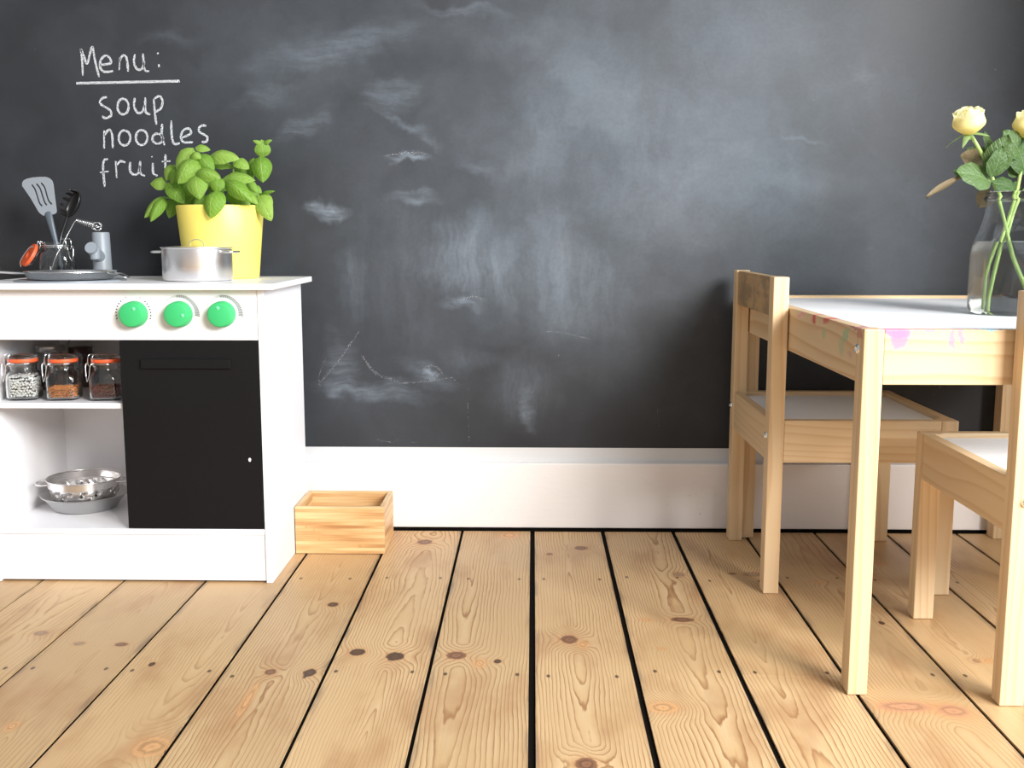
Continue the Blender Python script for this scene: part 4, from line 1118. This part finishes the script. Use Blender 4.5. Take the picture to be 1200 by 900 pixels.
def chair(label, org, rotz, depth, width, seat_h=0.2960, height=0.5305, back=None):
    """local frame: back at y=0, seat towards +y, x across; org is the back-left foot."""
    R_ = Matrix.Translation(Vector(org)) @ Matrix.Rotation(rotz, 4, 'Z')
    t = thing('pine_chair', label, 'chair', R_ @ Vector((width / 2, depth / 2, 0)), 'children chairs at the play table')
    p, q = 0.0255, 0.031     # post: across depth (y) and across width (x)
    def part(name, bm, mat, sm=None):
        return obj(name, bm, mat, t, R_, smooth=sm)
    for x0 in (0.0, width - q):
        part('back_leg', BOX(x0, x0 + q, 0, p, 0.0003, height, bev=0.0018), M_WZ)
        part('front_leg', BOX(x0, x0 + q, depth - p - .002, depth, 0.0003, seat_h, bev=0.0018), M_WZ)
    part('backrest', BOX(q + .0002, width - q - .0002, 0.003, 0.020, 0.4655, height - 0.0008, bev=0.0015), back or M_WX)
    rz0 = seat_h - 0.071
    part('back_rail', BOX(q + .0002, width - q - .0002, 0.002, 0.018, rz0, seat_h, bev=0.0012), M_WX)
    part('front_rail', BOX(q + .0002, width - q - .0002, depth - 0.018, depth - 0.001, rz0, seat_h - 0.0004, bev=0.0012), M_WX)
    for x0 in (0.001, width - 0.018):
        part('side_rail', BOX(x0, x0 + 0.017, p + .0002, depth - p - .0022, rz0, seat_h - 0.0004, bev=0.0012), M_WY)
    sx0, sx1, sy0, sy1 = 0.0182, width - 0.0182, 0.0182, depth - 0.0182
    part('seat', notched_panel(sx0, sx1, sy0, sy1, q - sx0 + .0004, p - sy0 + .0026, seat_h - 0.013, seat_h - 0.008), M_PANEL)
    for x0 in (q / 2, width - q / 2):
        bm = new(); lathe(bm, [(0.0, -0.0016), (0.0026, -0.0016), (0.0032, -0.0036), (0.0052, -0.0030), (0.0064, -0.0006), (0.0064, 0.0)], (x0, 0, seat_h - 0.028), 24, 'y')
        part('bolt', bm, M_CHROME, 45)
    return t
# tucked under the long side, its back to the kitchen (local +y -> world +x, local +x -> world -y)
chair('pine chair with stained back tucked between table and chalkboard', (0.3878, 2.0640, 0), math.radians(-90), 0.310, 0.344, back=M_STAIN)
# pushed in under the near end
chair('pine chair with white seat pushed under the painted end of the table', (0.5985, 1.2965, 0), 0.0, 0.338, 0.344)

# ------------------------------------------------------------------ bottle vase, water, roses
VX, VY, VZ = 0.7435, 1.662, PZ + 0.0003
t = thing('glass_bottle', 'clear glass bottle vase holding yellow roses on the table', 'vase', (VX, VY, VZ))
vp = [(0.053, 0.0), (0.0600, 0.003), (0.0632, 0.010), (0.0640, 0.028), (0.0640, 0.092), (0.0628, 0.101), (0.0580, 0.115), (0.0515, 0.133), (0.0472, 0.150), (0.0456, 0.163), (0.0456, 0.173), (0.0488, 0.1745), (0.0488, 0.1785), (0.0464, 0.180), (0.0466, 0.186), (0.0454, 0.1875)]
th = 0.0026
inner_p = [(max(r_ - th, 0.001), max(h, 0.006)) for r_, h in vp[1:10]] + [(0.0430, 0.174), (0.0432, 0.185), (0.0442, 0.1875)]
bm = new(); lathe(bm, vp + inner_p[::-1], (VX, VY, VZ), 72, cap0=True, cap1=True)
obj('bottle', bm, M_GLASS, t, smooth=60)
WL = W(1141, 283, VY).z - VZ
wprof = [(r_ + 0.0004, h) for r_, h in inner_p if h < WL - 0.002]
wprof = [(0.0001, 0.0056)] + [(wprof[0][0] - 0.006, 0.0056)] + wprof
rr = 0.0605
for (r0_, h0_), (r1_, h1_) in zip(vp, vp[1:]):
    if h0_ <= WL <= h1_: rr = r0_ + (r1_ - r0_) * (WL - h0_) / (h1_ - h0_) - th + 0.0004
wprof += [(rr, WL), (rr - 0.002, WL - 0.0006), (0.0001, WL - 0.0008)]
bm = new(); lathe(bm, wprof, (VX, VY, VZ), 72)
M_WATER = glass_mat('clear_water', (0.95, 0.965, 0.955), 0.0, 1.33)
tag(obj('water', bm, M_WATER, smooth=60), 'clear water two thirds up the bottle vase', 'water', kind='stuff')

def petal_material():
    s = NT('yellow_petal'); c = s.coords(); X = s.sep(c)
    col = s.mix(s.rng(X[2], 0.0, 1.0), lin(255, 243, 162), lin(255, 252, 214))
    col = s.mix(s.math('MULTIPLY', s.noise(c, 5.0, 3), 0.2), col, lin(254, 238, 140))
    s.set(color=col, rough=0.55)
    tr = s.n('ShaderNodeBsdfTranslucent'); s.put(tr.inputs['Color'], col)
    mx = s.n('ShaderNodeMixShader'); mx.inputs[0].default_value = 0.5
    s.t.links.new(s.bsdf.outputs[0], mx.inputs[1]); s.t.links.new(tr.outputs[0], mx.inputs[2]); s.t.links.new(mx.outputs[0], s.out.inputs[0])
    return s.m
M_PETAL = petal_material()
M_ROSELEAF = leaf_material('rose_leaf', lin(60, 92, 42), lin(108, 132, 78), lin(130, 152, 104), 0.3)
M_ROSELEAF_B = leaf_material('bronze_rose_leaf', lin(154, 132, 100), lin(146, 144, 106), lin(172, 158, 126), 0.35)
M_SEPAL = leaf_material('sepal', lin(156, 188, 116), lin(180, 206, 140), lin(196, 216, 164), 0.3)
M_RSTEM = plain('rose_stem', lin(168, 196, 108), 0.45, var=0.08, nscale=40)
def petal_mesh(rbot, rmid, rtop, half, h, flare):
    bm = new(); g = []; nu, nv = 10, 10
    for j in range(nv + 1):
        v = j / nv
        base = rbot + (rmid - rbot) * math.sin(min(1.0, v * 1.9) * math.pi / 2)
        rr_ = base + (rtop - rmid) * max(0, v - 0.45) / 0.55
        row = []
        for i in range(nu + 1):
            u = -1 + 2 * i / nu
            a = u * math.radians(half) * (0.55 + 0.45 * math.sin(min(1, v * 1.3) * math.pi / 2))
            zz = h * v * (1 - 0.20 * u * u * v)
            fl = flare * max(0, v - 0.8) / 0.2 * (1 - 0.4 * abs(u))
            row.append(bm.verts.new(((rr_ + fl) * math.cos(a), (rr_ + fl) * math.sin(a), zz)))
        g.append(row)
    for j in range(nv):
        for i in range(nu): bm.faces.new((g[j][i], g[j][i + 1], g[j + 1][i + 1], g[j + 1][i]))
    me = bpy.data.meshes.new('petal'); bm.to_mesh(me); bm.free()
    for p in me.polygons: p.use_smooth = True
    me.materials.append(M_PETAL)
    return me
PET = [petal_mesh(0.06, 0.22, 0.06, 110, 1.04, 0.0), petal_mesh(0.12, 0.40, 0.14, 85, 1.03, 0.01), petal_mesh(0.18, 0.52, 0.30, 72, 0.98, 0.03), petal_mesh(0.22, 0.60, 0.44, 64, 0.88, 0.10)]
lance = lambda v: max(0.0, (1 - v) ** 0.7 * (0.5 + 0.5 * min(1, v * 6))) if v < 1 else 0.0
SEP = leaf_mesh('sepal', lance, 0.08, 0.1, 0.15, M_SEPAL, 4, 8)
RL = leaf_mesh('rose_leaf', ovate, 0.10, 0.14, 0.12, M_ROSELEAF, seed=4, wave=0.03)
RLB = leaf_mesh('rose_leaf_b', ovate, 0.10, 0.14, 0.12, M_ROSELEAF_B, seed=6, wave=0.03)
THIN = leaf_mesh('thin_leaf', lambda v: max(0.0, math.sin(math.pi * v)) ** 0.9, 0.05, 0.3, 0.1, M_ROSELEAF_B, 4, 10)
def rose(label, base, axis, size, stem_pts, leaves, spin=0.0):
    ax = axis.normalized()
    t = thing('rose', label, 'rose', stem_pts[0], 'yellow roses in the bottle vase')
    q = ax.to_track_quat('Z', 'Y').to_matrix().to_4x4()
    HM = Matrix.Translation(base) @ q @ Matrix.Rotation(spin, 4, 'Z')
    def petals(me, n, tilt, off, sc):
        for k in range(n):
            M = HM @ Matrix.Rotation(off + 2 * math.pi * k / n, 4, 'Z') @ Matrix.Rotation(tilt, 4, 'Y') @ Matrix.Diagonal((size * sc, size * sc, size * sc, 1))
            link('petal', me, None, t, M)
    petals(PET[0], 2, 0.0, 0.3, 0.96); petals(PET[1], 3, 0.03, 0.9, 0.97); petals(PET[2], 4, 0.06, 0.2, 1.0); petals(PET[3], 5, 0.05, 0.75, 1.0)
    bm = new(); tube(bm, stem_pts[:-1] + [base + ax * 0.001], 0.0027, 10, smooth=8)
    obj('stem', bm, M_RSTEM, t, smooth=80)
    bm = new(); lathe(bm, [(0.0018, -0.010), (0.0045, -0.006), (0.0060, -0.001), (0.0072, 0.004), (0.0, 0.005)], (0, 0, 0), 20)
    obj('hip', bm, M_RSTEM, t, HM, smooth=80)
    for k in range(5):
        a = 0.5 + 2 * math.pi * k / 5 + spin
        out_ = (q.to_3x3() @ Vector((math.cos(a), math.sin(a), 0)))
        b = base + out_ * 0.005
        tip = b + out_ * 0.030 + ax * random.uniform(-0.018, 0.002)
        put_leaf('sepal', SEP, b, tip, ax, 0.0125, t)
    for (b, tp, w, dy0, dy1, kind, nz) in leaves:
        me = {'g': RL, 'b': RLB, 't': THIN}[kind]
        put_leaf('leaf', me, W(*b, VY + dy0), W(*tp, VY + dy1), Vector(nz), 1.2 * w * VY / F_PX, t)
    return t
Wv = lambda x, y, dy=0.0: W(x, y, VY + dy)
front = (0.1, -1, 0.25)
# left rose: stem crosses the neck and ends low on the right
b1 = Wv(1136, 156, -0.01)
rose('yellow rose in full view, nodding away from the other rose', b1, Vector((-0.22, -0.30, 1.0)), 0.0395,
     [Wv(1201, 349, -.012), Wv(1198, 335, -.014), Wv(1187, 300, -.01), Wv(1176, 255, .0), Wv(1169, 228, .0), Wv(1158, 195, .0), Wv(1146, 172, -.008), b1],
     [((1163, 212), (1124, 198), 28, -.01, -.04, 'g', (0.1, -1, 0.5)), ((1158, 190), (1126, 180), 22, .01, .02, 'b', (0.0, -1, 0.3)), ((1156, 188), (1134, 172), 20, .015, .03, 'g', (0, -1, .3)),
      ((1128, 205), (1085, 228), 9, -.03, -.035, 't', (0, -.6, 1)), ((1128, 205), (1118, 199), 8, -.03, -.03, 'g', front), ((1160, 222), (1148, 244), 18, .03, .035, 'b', front), ((1166, 192), (1156, 152), 14, .01, .02, 'g', (.5, -1, 0))], 0.4)
b2 = Wv(1203, 161, 0.0)
rose('yellow rose upright beside the first rose', b2, Vector((0.10, -0.22, 1.0)), 0.041,
     [Wv(1155, 361, -.012), Wv(1157, 340, -.014), Wv(1160, 318, -.012), Wv(1172, 285, -.006), Wv(1184, 250, .004), Wv(1192, 222, .0), Wv(1198, 190, .0), b2],
     [((1160, 205), (1182, 158), 26, -.012, -.03, 'g', (-.2, -1, .3)), ((1162, 208), (1177, 172), 20, -.02, -.035, 'g', (.2, -1, .3)), ((1199, 184), (1179, 152), 26, -.005, -.02, 'g', (.1, -1, .4)),
      ((1182, 206), (1196, 194), 12, .0, .01, 'g', front), ((1190, 222), (1165, 212), 20, .0, -.01, 'g', (0, -1, .6))], 1.0)
b3 = Wv(1248, 158, 0.02)
rose('yellow rose leaning outwards over the tucked-in chair', b3, Vector((0.42, -0.2, 1.0)), 0.040,
     [Wv(1163, 361, .004), Wv(1165, 345, .004), Wv(1170, 318, .0), Wv(1179, 280, .0), Wv(1191, 240, .008), Wv(1206, 215, .01), Wv(1226, 185, .014), b3],
     [((1203, 205), (1190, 160), 26, .0, -.01, 'g', (.2, -1, .2)), ((1186, 214), (1196, 232), 14, .01, .02, 'g', front)], 2.0)
